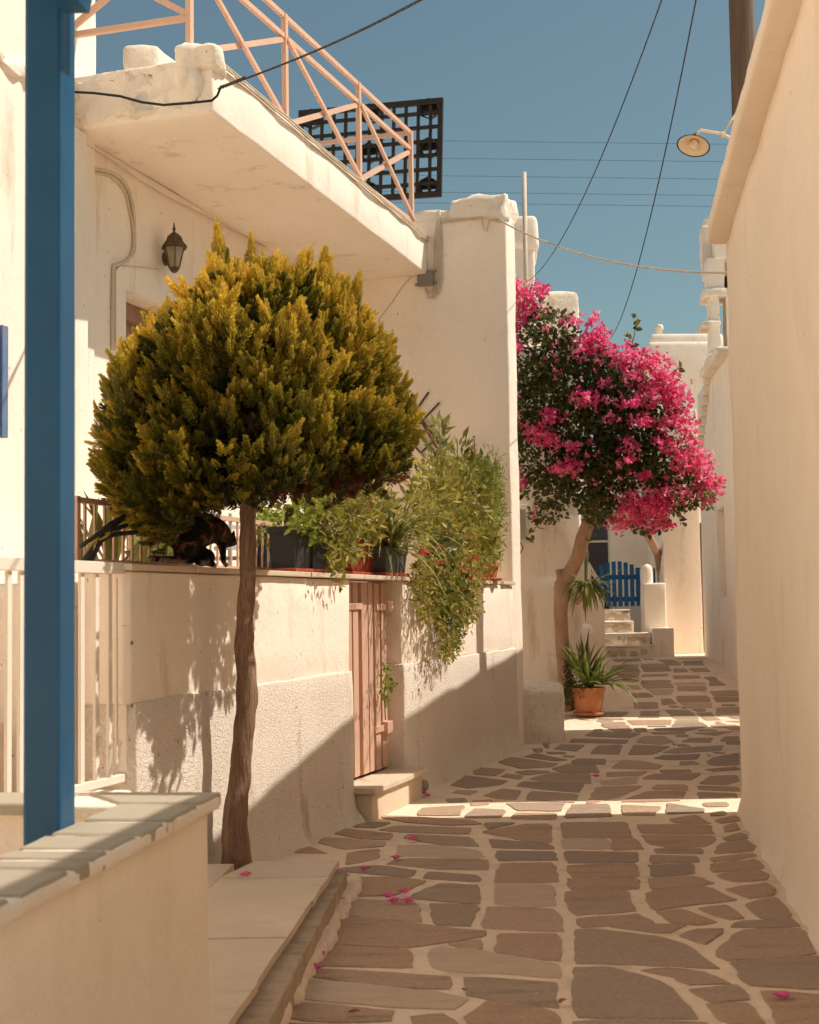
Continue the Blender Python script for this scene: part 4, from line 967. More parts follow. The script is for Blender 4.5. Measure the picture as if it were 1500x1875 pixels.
GREEN = [(975, 650, 45, 70), (985, 720, 50, 70), (1040, 690, 60, 70), (1000, 820, 60, 70), (1070, 790, 70, 80), (1120, 720, 60, 60), (1130, 800, 70, 70), (1090, 870, 75, 60), (1010, 885, 55, 40), (1170, 800, 60, 70), (1200, 850, 70, 50), (1150, 890, 70, 45), (1250, 890, 45, 35), (1290, 905, 25, 25), (1010, 600, 45, 35), (1060, 650, 50, 40), (1000, 940, 35, 18), (1100, 930, 40, 30), (1240, 920, 40, 18), (960, 760, 25, 60), (975, 560, 25, 25), (1190, 960, 40, 18), (1210, 740, 40, 40), (1110, 690, 45, 50), (1145, 715, 40, 40), (1100, 740, 40, 40)]
PINK = [(965, 540, 32, 24, 1.0), (945, 580, 22, 22, .8), (938, 520, 12, 14, .5), (995, 530, 14, 8, .3), (970, 570, 18, 12, .5), (1055, 590, 30, 10, .4), (1085, 580, 12, 8, .3), (1092, 622, 28, 26, 1.0), (1065, 640, 22, 22, .7), (1115, 640, 14, 16, .5), (1150, 655, 30, 24, .9), (1190, 660, 34, 22, 1), (1215, 690, 32, 28, 1), (1160, 690, 24, 20, .6), (1240, 730, 26, 34, 1), (1195, 725, 28, 22, .8), (1160, 735, 22, 16, .6), (1258, 780, 20, 24, .8), (1225, 775, 24, 20, .7), (1175, 772, 24, 16, .8), (1235, 820, 22, 18, .6), (1255, 845, 28, 22, .9), (1285, 850, 24, 26, 1), (1300, 885, 24, 24, 1), (1215, 810, 22, 12, .5), (1150, 812, 18, 16, .6), (1072, 729, 26, 17, 1), (1012, 764, 24, 14, .8), (988, 795, 28, 22, 1), (1010, 810, 20, 14, .5), (1050, 818, 15, 9, .5), (1042, 855, 24, 16, .8), (1022, 860, 10, 8, .3), (1150, 845, 20, 9, .4), (1180, 920, 40, 26, 1.4), (1150, 945, 28, 22, 1), (1200, 935, 26, 22, 1), (1215, 905, 18, 16, .6), (1130, 965, 22, 13, .6), (1225, 960, 14, 10, .3), (1195, 965, 22, 12, .4), (952, 885, 12, 12, .4), (940, 610, 10, 18, .4), (945, 640, 14, 18, .4), (1250, 900, 18, 10, .3), (1140, 960, 12, 14, .3), (1270, 815, 12, 14, .3), (1105, 700, 12, 8, .15), (1180, 870, 20, 8, .3)]
def bdepth(px, py):
    e = ((px - 1120) / 215) ** 2 + ((py - 760) / 235) ** 2; return 19.25 - .85 * math.sqrt(max(0, 1 - e))
P_, D_, S_, T_ = [], [], [], []
tot = sum(g[2] * g[3] for g in GREEN)
for gx, gy, rx, ry in GREEN:
    for k in range(int(15000 * rx * ry / tot)):
        a = random.random() * 6.283; q = math.sqrt(random.random()) * 1.08; px, py = gx + math.cos(a) * rx * q, gy + math.sin(a) * ry * q
        if px < 926: continue
        d0 = bdepth(px, py); y_ = d0 + abs(random.gauss(0, .33 if k % 3 else .6)); p = at(px, py, min(y_, 20.3)); P_.append(tuple(p)); D_.append((random.gauss(0, .7), random.gauss(-.35, .6), random.gauss(-.25, .7))); S_.append(random.uniform(.05, .10))
        T_.append(.34 + random.gauss(0, .16) + .25 * nz(p, 1.8, 2) + (.3 if random.random() < .06 else 0))
STEM = []
for px0, py0, px1, py1, n_ in ((1150, 650, 1168, 578, 16), (1000, 940, 962, 985, 18), (1240, 930, 1245, 955, 8), (1290, 890, 1305, 915, 8), (1085, 970, 1075, 990, 6), (1220, 690, 1250, 665, 8), (1060, 590, 1030, 578, 8)):
    STEM.append((at(px0, py0, 18.95), at((px0 + px1) / 2 + 3, (py0 + py1) / 2, 18.92), at(px1, py1, 18.9)))
    for j in range(n_):
        t = j / n_; p = at(px0 + (px1 - px0) * t + random.gauss(0, 4), py0 + (py1 - py0) * t + random.gauss(0, 4), 18.9); P_.append(tuple(p)); D_.append((random.gauss(0, .8), -.6, random.gauss(-.3, .6))); S_.append(random.uniform(.08, .13)); T_.append(.55 + random.gauss(0, .18))
scatter('foliage', M['bleaf'], LEAF[0], LEAF[1], P_, D_, S_, T_, bg_)
for q in STEM: MB().tube(q, [.010, .008, .004], 5).build('shoot', M['bark2'], bg_, smooth=True)
P_, D_, S_, T_ = [], [], [], []
for gx, gy, rx, ry, w_ in PINK:
    for k in range(int(12 + 105 * w_ * max(.35, rx * ry / 700))):
        a = random.random() * 6.283; q = random.random() ** .7; q = q * (1 + .45 * random.random() ** 3)
        px, py = gx + math.cos(a) * rx * q, gy + math.sin(a) * ry * q
        if px < 926: continue
        y_ = bdepth(px, py) - .10 + abs(random.gauss(0, .13)) - .12 * (1 - q); p = at(px, py, y_)
        base = random.gauss(.52, .24) + .3 * nz(p, 3.0)
        f = V((random.gauss(0, .8), random.gauss(-.5, .7), random.gauss(.2, .7))).normalized()
        for j in range(3):
            t_ = f.orthogonal().normalized(); t_ = Matrix.Rotation(j * 2.094, 3, f) @ t_; d = f * .55 + t_
            P_.append(tuple(p)); D_.append(tuple(d)); S_.append(random.uniform(.042, .062)); T_.append(base + random.gauss(0, .08))
for k in range(170):
    g = random.choice(GREEN); a = random.random() * 6.283; q = random.random() ** .5; px, py = g[0] + math.cos(a) * g[2] * q, g[1] + math.sin(a) * g[3] * q
    if px < 928 or random.random() > .35 + .65 * max(0, (px - 1000) / 250): continue
    c = at(px, py, bdepth(px, py) - .06); base = random.gauss(.6, .25)
    for w in range(random.choice((1, 2, 4))):
        p = c + V((random.gauss(0, .035), random.gauss(0, .03), random.gauss(0, .035)))
        f = V((random.gauss(0, .8), random.gauss(-.5, .7), random.gauss(.2, .7))).normalized()
        for j in range(3): t_ = Matrix.Rotation(j * 2.094, 3, f) @ f.orthogonal().normalized(); P_.append(tuple(p)); D_.append(tuple(f * .55 + t_)); S_.append(random.uniform(.04, .058)); T_.append(base + random.gauss(0, .08))
scatter('bracts', M['bract'], BRACT[0], BRACT[1], P_, D_, S_, T_, bg_)

# ---------------------------------------------------------------- potted yuccas by the bougainvillea
def rosette(parent, c, n, lmin, lmax, w, mat, droop, up=(0.1, 1.0), name='leaves', seed=1):
    r = random.Random(seed); mb = MB()
    for k in range(n):
        a = r.random() * 6.283; e = r.uniform(*up); d = V((math.cos(a), math.sin(a), e * 1.6)); L_ = r.uniform(lmin, lmax)
        mb.strap(V(c) + V((math.cos(a), math.sin(a), 0)) * .02, d, L_, w * r.uniform(.7, 1.2), droop * r.uniform(.5, 1.5), 6, .22); mb.tint(r.uniform(.1, .9))
    return mb.build(name, mat, parent, smooth=True)
pb = onz(1078, 1302, gz(19.75)); pb = V((at(1078, 1300, 19.75).x, 19.75, gz(19.75) + .012))
pt = thing('yucca_pot', 'spiky yucca in a round terracotta pot on a saucer', 'potted plant', pb)
MB().lathe(pb, [(.16, 0), (.215, .02), (.22, .05), (.20, .05)], 24, Z, True).build('saucer', M['terracotta'], pt, smooth=True)
pot = MB().lathe(pb, [(.14, .03), (.16, .035), (.19, .12), (.212, .24), (.214, .33), (.235, .335), (.238, .385), (.222, .39), (.21, .36), (.02, .35)], 28, Z, True).build('pot', M['terracotta'], pt, smooth=False); smooth_angle(pot, 30)
rosette(pt, pb + Z * .36, 34, .5, .85, .055, M['yucca'], .9, (.5, 2.2), 'leaves', 3)
rosette(pt, pb + V((.18, -.05, .42)), 36, .45, .78, .055, M['yucca'], 1.5, (.1, 1.3), 'leaves', 4)
rosette(pt, pb + V((-.05, .05, .50)), 28, .45, .75, .055, M['yucca'], .9, (.6, 2.4), 'leaves', 9)
P_, D_, S_, T_ = [], [], [], []
for k in range(420):
    a = random.random() * 6.28; r_ = random.uniform(.08, .26); P_.append((pb.x - .12 + math.cos(a) * r_ * .8, pb.y + math.sin(a) * r_, pb.z + .36 + random.gauss(0, .07) - max(0, r_ - .2) * .8)); D_.append((math.cos(a), math.sin(a), random.gauss(0, .6))); S_.append(random.uniform(.03, .055)); T_.append(random.uniform(.2, .7))
for k in range(260): P_.append((pb.x - .27 + random.gauss(0, .05), pb.y + random.gauss(0, .05), pb.z + random.uniform(.15, .75))); D_.append((random.gauss(0, 1), random.gauss(-.3, .8), random.gauss(0, .6))); S_.append(random.uniform(.03, .055)); T_.append(random.uniform(.1, .6))
scatter('undergrowth', M['bleaf'], LEAF[0], LEAF[1], P_, D_, S_, T_, pt)
hb = at(1074, 1072, 19.75)
hy = thing('hanging_yucca', 'dark drooping yucca rosette growing beside the leaning trunk', 'plant', hb)
rosette(hy, hb, 46, .38, .60, .05, M['yucca'], 5.0, (-.3, .8), 'leaves', 12)
mb = MB()
for dx, L_, w_ in ((.02, .62, .06), (.10, .5, .05), (-.05, .45, .05)): mb.strap(hb, (dx, -.05, 1), L_, w_, .1, 6, .22); mb.tint(.75)
for d, L_ in (((.9, -.2, .55), .62), ((1, -.1, -.2), .55), ((.9, -.1, .2), .5), ((-.9, -.3, .1), .45), ((-.6, -.5, .5), .4)): mb.strap(hb, d, L_, .045, .5, 6, .22); mb.tint(.6)
mb.build('long_leaves', M['yucca'], hy, smooth=True)
mb = MB(); mb.tube([hb - Z * .25 + V((-.15, .05, 0)), hb - Z * .08, hb + Z * .05], [.04, .045, .05], 8, True, .2); mb.build('stem', M['bark2'], hy, smooth=True)

# ---------------------------------------------------------------- pots and plants along the terrace edge
TZ = TOP + .038
def boxpot(name, label, px0, px1, pyt, pyb, v, mat, group='planters on the terrace edge', saucer=True, depth=.20):
    c0, c1 = onW(px0, pyb, v), onW(px1, pyb, v); u0, u1 = (c0 - WK).dot(WU), (c1 - WK).dot(WU)
    s_ = (c0.y + c1.y) / 2 / F; h = max(.12, onW((px0 + px1) / 2, pyt, v).z - TZ)
    # the planter is seen obliquely: keep its visible width as real depth across u
    t = thing(name, label, 'planter', W((u0 + u1) / 2, v + depth / 2, TZ), group)
    uc = (u0 + u1) / 2; hw = min(.30, (u1 - u0) / 2)
    if saucer: MB().box(W(uc - hw - .02, v - .012, TZ), WU * (2 * hw + .04), WV * (depth + .03), Z * .03, .008).build('saucer', M['saucer'], t); b0 = .031
    else: b0 = 0
    m_ = MB(); tp_, bt_ = 1.0, .86
    pr = []
    for zz, sc_ in ((b0, bt_), (h - .05, .97), (h - .049, 1.04), (h, 1.05), (h, .97), (h - .04, .95)):
        pr.append([W(uc + sx * hw * sc_, v + depth / 2 + sy * depth / 2 * sc_, TZ + zz) for sx, sy in ((-1, -1), (1, -1), (1, 1), (-1, 1))])
    vs_ = [p for r in pr for p in r]; fs = [(i * 4 + k, i * 4 + (k + 1) % 4, (i + 1) * 4 + (k + 1) % 4, (i + 1) * 4 + k) for i in range(5) for k in range(4)] + [(3, 2, 1, 0), (20, 21, 22, 23)]
    m_.add(vs_, fs); m_.build('planter_box', mat, t); return t, W(uc, v + depth / 2, TZ + h - .04)
g1, c1 = boxpot('planter', 'slate grey planter with red saucer holding a spider plant', 696, 756, 1003, 1052, .0, M['slategrey'])
mb = MB(); r = random.Random(4)
for k in range(190):
    a = r.random() * 6.283; mb.strap(c1 + V((r.gauss(0, .07), r.gauss(0, .07), 0)), V((math.cos(a), math.sin(a) - .25, r.uniform(.6, 3.4))), r.uniform(.4, .85), .024, r.uniform(1.4, 3.6), 7, .2); mb.tint(r.random())
mb.build('leaves', M['strapg'], g1, smooth=True)
g2, c2 = boxpot('planter', 'charcoal planter with red saucer beside the peach railing post', 541, 572, 965, 1046, .06, M['darkpot'])
g3, c3 = boxpot('planter', 'charcoal planter between the railing post and the grey succulents', 574, 606, 975, 1048, .06, M['darkpot'])
g4, c4 = boxpot('planter', 'tall dark red planter left of the spider plant', 642, 694, 985, 1052, .10, M['redpot'], depth=.26)
g5, c5 = boxpot('planter', 'charcoal planter behind the railing post near the trunk', 490, 524, 965, 1040, .52, M['darkpot'], saucer=False)
pq = onW(893, 1062, .05); tp5 = thing('terracotta_pot', 'small terracotta pot at the far end of the terrace wall', 'planter', V((pq.x, pq.y, TZ)))
MB().lathe(V((pq.x, pq.y, TZ)), [(.09, 0), (.15, .005), (.155, .03), (.12, .031)], 18, Z, True).build('saucer', M['saucer'], tp5, smooth=True)
MB().lathe(V((pq.x, pq.y, TZ + .02)), [(.09, 0), (.12, .13), (.14, .13), (.14, .17), (.12, .17), (.02, .15)], 18, Z, True).build('pot', M['terracotta'], tp5)

def leafblob(parent, blobs, n, tmpl, mat, smin, smax, v, spread, tmean=.5, tsd=.2, dvec=(0, 0, 0), name='foliage', dsd=.7, kind=None):
    P_, D_, S_, T_ = [], [], [], []; tot = sum(b[2] * b[3] for b in blobs)
    for gx, gy, rx, ry in blobs:
        for k in range(max(6, int(n * rx * ry / tot))):
            a = random.random() * 6.283; q = random.random() ** .5 * (1 + .28 * random.gauss(0, 1)); px, py = gx + math.cos(a) * rx * q, gy + math.sin(a) * ry * q
            p = onW(px, py, v + random.gauss(0, spread)); out = V((px - gx, 0, gy - py)); out = out.normalized() if out.length > 0 else V((0, 0, 1))
            P_.append(tuple(p)); D_.append(tuple(out * .5 + V(dvec) + V((random.gauss(0, dsd), random.gauss(0, dsd), random.gauss(0, dsd))))); S_.append(random.uniform(smin, smax)); T_.append(tmean + random.gauss(0, tsd) + .2 * nz(p, 6))
    return scatter(name, mat, tmpl[0], tmpl[1], P_, D_, S_, T_, parent, kind=kind)
leafblob(g2, [(560, 935, 30, 22), (585, 925, 25, 20), (545, 955, 18, 18), (575, 960, 16, 22), (583, 990, 9, 14)], 380, LEAF, M['fern'], .045, .085, .05, .07, .7, .25)
leafblob(g3, [(640, 920, 40, 30), (630, 960, 32, 28), (625, 1005, 24, 26), (640, 1010, 30, 12), (618, 1045, 12, 18), (625, 1070, 7, 10), (660, 940, 35, 25), (605, 930, 25, 20)], 1700, KITE, M['vine'], .045, .10, -.02, .07, .40, .18)
leafblob(g4, [(670, 960, 26, 26), (690, 930, 40, 30), (680, 985, 18, 14)], 420, KITE, M['vine'], .07, .14, .10, .08, .6, .3, (0, 0, .4))
leafblob(g5, [(500, 945, 22, 22), (480, 975, 16, 22), (500, 985, 12, 12)], 300, LEAF, M['fern'], .04, .07, .55, .10, .5, .25)
# the tangle at the far end of the terrace: trailing succulents with red flowers
tg = thing('trailing_plants', 'mass of trailing succulents with red flowers hanging over the wall', 'plant', onW(830, 1060, .1))
leafblob(tg, [(800, 880, 40, 40), (850, 880, 45, 40), (820, 930, 50, 40), (870, 920, 40, 45), (790, 960, 35, 35), (840, 990, 50, 40), (880, 980, 30, 40), (800, 1020, 34, 34), (775, 910, 25, 30)], 4200, KITE, M['vine'], .05, .13, .06, .12, .45, .2, (0, 0, .35), 'upper_foliage')
leafblob(tg, [(830, 1040, 36, 34), (865, 1040, 26, 34), (772, 1060, 16, 26), (775, 1100, 12, 26), (782, 1130, 8, 14), (825, 1090, 30, 34), (850, 1095, 26, 30), (825, 1140, 26, 28), (865, 1105, 14, 22), (825, 1175, 17, 20), (820, 1195, 14, 12), (800, 1060, 14, 30), (850, 1130, 18, 14)], 4600, KITE, M['vine'], .035, .08, -.16, .05, .45, .22, (0, -.3, -.35), 'trailing_foliage')
leafblob(tg, [(830, 1070, 22, 30), (815, 1000, 25, 25), (820, 1130, 16, 20)], 170, LEAF, M['broad'], .07, .12, -.20, .04, .35, .15, (0, -.2, .1), 'broad_leaves')
leafblob(tg, [(900, 880, 22, 40), (900, 940, 22, 45), (885, 1000, 18, 35), (905, 1010, 12, 30), (870, 870, 25, 25)], 3600, NEEDLE, M['fern'], .05, .10, .0, .07, .55, .25, (0, 0, .2), 'feathery_foliage')
leafblob(tg, [(778, 1010, 8, 6), (803, 1030, 5, 4), (865, 1022, 7, 5), (867, 1052, 6, 4), (848, 1040, 4, 3), (805, 995, 5, 4), (885, 1050, 5, 3), (835, 1125, 4, 3), (853, 1080, 4, 3)], 70, LEAF, M['redflower'], .03, .055, -.22, .02, .5, .3, (0, -.4, 0), 'flowers', kind='stuff')
mb = MB(); r = random.Random(9)
for px0, py0, px1, py1 in ((780, 1000, 775, 1120), (800, 1000, 785, 1140), (830, 1000, 820, 1200), (840, 1000, 830, 1190), (850, 1000, 860, 1120), (870, 1000, 868, 1115), (815, 1010, 812, 1170)):
    mb.tube([onW(px0, py0, .1), onW((px0 + px1) / 2, 1052, -.10), onW(px1, (py1 + 1052) / 2, -.14), onW(px1, py1, -.10)], .006, 5)
for px0, py0, px1, py1 in ((812, 900, 805, 770), (840, 900, 838, 805), (795, 900, 792, 830), (865, 900, 868, 800)): mb.tube([onW(px0, py0, .1), onW((px0 + px1) / 2 - 2, (py0 + py1) / 2, .1), onW(px1, py1, .1)], [.010, .008, .005], 5)
mb.build('stems', M['bark2'], tg, smooth=True, kind='stuff')
leafblob(tg, [(806, 785, 12, 20), (806, 815, 16, 20), (838, 825, 14, 18), (795, 845, 14, 14), (850, 850, 18, 14), (880, 850, 12, 12)], 150, KITE, M['strapg'], .09, .16, .10, .03, .5, .25, (0, 0, .7), 'tall_shoots', .4, 'stuff')
mb = MB()
for px, h_ in ((888, 836), (894, 828), (908, 842), (902, 860)): mb.tube([onW(px - 2, 890, .1), onW(px - 1, 865, .1), onW(px, h_, .1)], [.022, .022, .010], 7, True, .3)
mb.tint(.25); cactus = mb.build('cactus_stems', M['yucca'], tg, smooth=True)
wd = thing('weed', 'small green weed growing at the slatted door jamb', 'plant', onW(706, 1290, .02)); leafblob(wd, [(708, 1232, 9, 14), (712, 1255, 10, 10), (702, 1265, 6, 14), (706, 1285, 5, 8)], 90, LEAF, M['fern'], .025, .055, .0, .04, .45, .25)
mb = MB(); mb.tube([onW(706, 1318, .03), onW(704, 1280, .0), onW(708, 1225, -.01)], .005, 5); mb.tint(.3); mb.build('stem', M['yucca'], wd)

# ---------------------------------------------------------------- plants behind the terrace railing on the left
lp = thing('broad_leaf_plant', 'broad leaved plant behind the terrace railing by the blue post', 'plant', onW(200, 1040, .75)); mb = MB(); r = random.Random(3)
for px, py, dx, dz, L_, w_ in ((195, 1035, -.5, .9, .55, .13), (200, 1035, -.15, 1, .5, .12), (210, 1035, .25, 1, .55, .13), (225, 1035, .6, .9, .5, .11), (150, 1035, -.15, 1, .55, .12), (165, 1030, .1, 1, .4, .1), (180, 1030, -.3, .8, .45, .12), (235, 1035, .9, .9, .45, .10), (205, 1035, .0, 1, .5, .1), (245, 1035, 1.1, .8, .45, .09), (150, 1000, -.2, 1, .52, .14), (215, 1035, -.35, 1, .5, .12), (190, 1035, .4, 1, .45, .10), (255, 1035, .5, 1, .35, .08)):
    mb.strap(onW(px, py, .75 + r.uniform(-.1, .1)), V((dx, r.uniform(-.3, .1), dz)), L_, w_, r.uniform(.3, 1.6), 6, .12, r.uniform(-.6, .6)); mb.tint(r.uniform(.4, 1))
mb.build('leaves', M['broad'], lp, smooth=True)
sh_ = thing('terrace_shrub', 'small leafy shrub behind the railing left of the cat', 'plant', onW(290, 1040, .95)); leafblob(sh_, [(265, 1010, 26, 20), (300, 1000, 26, 24), (285, 1028, 34, 12), (320, 1020, 18, 18)], 420, LEAF, M['fern'], .04, .075, .95, .10, .4, .25)

# ---------------------------------------------------------------- terrace railing (peach), behind cat and pots
tr = thing('terrace_railing', 'low peach metal railing on the terrace wall behind the cat', 'railing', W(-7.2, .42, TZ))
vR = .42; uA = (onW(137, 1000, vR) - WK).dot(WU); uB = (onW(532, 1000, vR) - WK).dot(WU); zt = onW(150, 916, vR).z
def tb(name, u0, z0, u1, z1, w, t_=.012): m_ = MB(); m_.bar(W(u0, vR, z0), W(u1, vR, z1), w, t_, 0, WV); return m_.build(name, M['peach'], tr)
tb('top_rail', uA, zt, uB, zt, .03, .03); tb('bottom_rail', uA + .1, TZ + .03, uB, TZ + .03, .03, .025)
n_ = int((uB - uA) / .105)
for i in range(1, n_): u_ = uA + (uB - uA) * i / n_; tb('bar', u_, TZ + .046, u_, zt - .016, .018)
tb('post', uB, TZ, uB, zt + .1, .045, .04); tb('post', uA + .02, TZ, uA + .02, zt + .02, .035, .03)

# ---------------------------------------------------------------- hose bundle tied with yellow string
hz2 = thing('hose_bundle', 'bundle of dark hoses tied with yellow string on the terrace', 'hose', onW(160, 1030, .2))
for a, m1, m2, b in (((150, 1030), (172, 1000), (190, 975), (225, 950)), ((158, 1030), (180, 990), (205, 970), (232, 962)), ((148, 1000), (170, 985), (200, 960), (228, 945)), ((165, 1030), (185, 990), (210, 978), (250, 975)), ((296, 940), (322, 955), (340, 972), (352, 985)), ((300, 958), (325, 970), (338, 982), (348, 992)), ((290, 985), (312, 995), (324, 1008), (330, 1020))):
    MB().tube([onW(p[0], p[1], .25) for p in (a, m1, m2, b)], .013, 8).build('hose', M['hose'], hz2, smooth=True)
mb = MB()
for k in range(3):
    c = onW(184 + k * 3, 983 - k, .25); mb.tube([c + V((math.cos(t) * .034, math.sin(t) * .034, math.sin(t + .6) * .022)) for t in [i * .5236 for i in range(13)]], .0035, 5)
mb.tube([onW(182, 985, .21), onW(170, 992, .20), onW(163, 995, .21)], .0035, 5); mb.tube([onW(180, 985, .21), onW(172, 1002, .20), onW(170, 1008, .2), onW(175, 1000, .2)], .0035, 5); mb.build('string', M['yellow'], hz2, smooth=True)

# ---------------------------------------------------------------- pale blue folding chair behind the cat
fc = thing('folding_chair', 'pale blue slatted folding chair behind the cat and trunk', 'chair', onW(430, 1040, .55))
a0, a1 = onW(322, 1040, .75), onW(478, 1040, .6)
for px in (324, 420, 466): m_ = MB(); m_.bar(onW(px, 1045, .62), onW(px + 2, 940, .62), .025, .02, .003, WV); m_.build('leg', M['paleblue'], fc)
for py in (965, 985, 1003, 1022): m_ = MB(); m_.box(onW(395, py + 5, .60), onW(468, py + 3, .60) - onW(395, py + 5, .60), WV * .015, Z * .03, .003); m_.build('slat', M['paleblue'], fc)

# ---------------------------------------------------------------- calico cat
def catmat():
    m, n, l, out = nt('calico fur'); b = n.new('ShaderNodeBsdfPrincipled'); l.new(b.outputs[0], out.inputs[0]); g = n.new('ShaderNodeNewGeometry'); pos = g.outputs['Position']
    f1 = ramp(n, l, ntex(n, l, pos, 9, 3, .6, .8), [(.56, (.016, .013, .011)), (.64, (.24, .095, .032))])
    gr = n.new('ShaderNodeSeparateXYZ'); l.new(pos, gr.inputs[0])
    mr = n.new('ShaderNodeMapRange'); mr.inputs[1].default_value = TZ + .05; mr.inputs[2].default_value = TZ + .02; l.new(gr.outputs[2], mr.inputs[0])
    f2 = ramp(n, l, ntex(n, l, pos, 14, 3, .6, .5), [(.44, gray(0)), (.52, gray(1))]); mu = n.new('ShaderNodeMath'); mu.operation = 'MULTIPLY'; l.new(mr.outputs[0], mu.inputs[0]); l.new(f2, mu.inputs[1])
    c = mix(n, l, mu.outputs[0], f1, (.62, .52, .42)); l.new(c, b.inputs['Base Color']); b.inputs['Roughness'].default_value = .9; b.inputs['Specular IOR Level'].default_value = .1
    bp = n.new('ShaderNodeBump'); bp.inputs['Distance'].default_value = .012; l.new(ntex(n, l, mapping(n, l, pos, (1, 1, .35)), 120, 4), bp.inputs['Height']); l.new(bp.outputs[0], b.inputs['Normal']); return m
cv = .14
def cp(px, py, o=0.0): return onW(px, py, cv + o)
ct_ = thing('cat', 'calico cat sitting hunched on the terrace wall under the cypress', 'cat', V((cp(370, 1040).x, cp(370, 1040).y, TZ)))
mb = MB()
mb.tube([cp(326, 1018), cp(334, 1006), cp(346, 994), cp(360, 980), cp(375, 972), cp(390, 970), cp(402, 975), cp(412, 985), cp(418, 992)], [.03, .058, .078, .090, .092, .086, .072, .052, .040], 16)
mb.tube([cp(340, 985), cp(352, 965), cp(368, 955), cp(384, 955), cp(396, 965)], [.02, .045, .055, .05, .04], 14)
mb.ball(cp(345, 1016), (.065, .085, .060), 14, 10); mb.ball(cp(372, 1020, -.04), (.075, .05, .055), 14, 10)
mb.tube([cp(366, 1022, -.07), cp(384, 1030, -.075), cp(394, 1036, -.07)], [.040, .026, .016], 10); mb.tube([cp(366, 1022, .07), cp(384, 1030, .07), cp(394, 1036, .07)], [.040, .026, .016], 10)
for o in (-.035, .035): mb.tube([cp(403, 985, o), cp(408, 1008, o), cp(409, 1028, o), cp(415, 1036, o)], [.034, .024, .018, .017], 10)
hd_ = cp(420, 990); mb.ball(hd_, (.047, .044, .042), 14, 10); mb.ball(hd_ + V((.030, -.014, -.018)), (.024, .022, .018), 10, 8)
for o in (-.026, .026):
    e = hd_ + WV * o + Z * .028; mb.tube([e, e + V((.004, 0, .020)), e + V((.010, 0, .045))], [.018, .013, .003], 8)
def tl(px, o, h): q = cp(px, 1030, o); return V((q.x, q.y, TZ + h))
mb.tube([cp(336, 1022), tl(322, 0, .045), tl(308, -.03, .042), tl(292, -.06, .040), tl(278, -.08, .038), tl(270, -.09, .036)], [.032, .026, .022, .020, .018, .012], 10)
cat_b = mb.build('body', catmat(), ct_, smooth=True); remesh(cat_b, .008, 5)
mb = MB()
for o in (-.016, .016): mb.ball(hd_ + WV * o + V((.038, -.008, .006)), .006, 8, 6)
mb.build('eyes', M['yellow'], ct_, smooth=True)

# ================================================================== FITTINGS
# wall lantern
L0 = onW(303, 474, 2.2); lt = thing('wall_lantern', 'old brown glass wall lantern on the house front', 'lamp', L0)
lc = onW(319, 460, 2.05); sx = lc.y / F
MB().lathe(L0, [(.065, -.005), (.06, .02), (.03, .035), (.01, .036)], 16, -WV, True).build('back_plate', M['brass'], lt, smooth=True)
bz0 = lc.z - .16
MB().tube([L0, L0 - WV * .10 - Z * .03, V((lc.x, lc.y, bz0 - .02)), V((lc.x, lc.y, bz0 + .01))], [.016, .018, .02, .03], 10).build('arm', M['brass'], lt, smooth=True)
mb = MB(); mb.lathe((lc.x, lc.y, bz0), [(.025, -.03), (.05, 0), (.052, .012)], 6, Z, True); base_ = mb.build('base', M['brass'], lt)
mb = MB(); mb.lathe((lc.x, lc.y, bz0 + .012), [(.048, 0), (.098, .185)], 6); mb.build('glass', M['lampglass'], lt)
mb = MB()
for k in range(6):
    a = k * math.pi / 3; x_ = Z.orthogonal().normalized(); y_ = Z.cross(x_); d = x_ * math.cos(a) + y_ * math.sin(a); c = V((lc.x, lc.y, bz0 + .012)); mb.bar(c + d * .049, c + d * .099 + Z * .185, .009)
mb.build('frame', M['brass'], lt)
mb = MB(); mb.lathe((lc.x, lc.y, bz0 + .197), [(.125, -.01), (.125, 0), (.085, .05), (.07, .09), (.03, .125), (.012, .135), (.012, .15), (.018, .165), (.010, .18), (.006, .22), (.001, .225)], 6, Z, True); mb.build('roof', M['brass'], lt)
mb = MB(); mb.lathe((lc.x, lc.y, bz0 + .02), [(.022, 0), (.022, .08), (.034, .09), (.034, .14), (.01, .15)], 10, Z, True); mb.build('bulb', M['enamel'], lt, smooth=True)
# cable conduit on the facade
cbk = thing('wall_cable', 'cream painted cable curving down the house front beside the lantern', 'cable', onW(206, 640, 2.2))
def cab(parent, pts, r_, v, mat='palewire', name='cable'):
    P = [onW(x, y, v) for x, y in pts]; Q = []
    for i in range(len(P) - 1):
        p0, p1, p2, p3 = P[max(i - 1, 0)], P[i], P[i + 1], P[min(i + 2, len(P) - 1)]
        for j in range(6):
            t = j / 6; Q.append(.5 * ((2 * p1) + (p2 - p0) * t + (2 * p0 - 5 * p1 + 4 * p2 - p3) * t * t + (3 * p1 - p0 - 3 * p2 + p3) * t ** 3))
    Q.append(P[-1]); return MB().tube(Q, r_, 6).build(name, M[mat], parent, smooth=True)
cab(cbk, [(137, 292), (170, 308), (205, 316), (230, 338), (242, 372), (246, 420), (245, 460), (230, 478), (212, 486), (207, 500), (206, 640)], .016, 2.185)
cab(cbk, [(137, 297), (168, 314), (200, 322), (225, 345), (236, 378), (244, 424), (240, 465), (214, 492), (211, 510), (211, 640)], .009, 2.188)
cab(cbk, [(212, 486), (250, 488), (290, 493)], .006, 2.192)
cab(cbk, [(140, 255), (200, 290), (280, 345), (390, 402), (500, 458), (600, 496)], .006, 2.17, name='ceiling_cable')
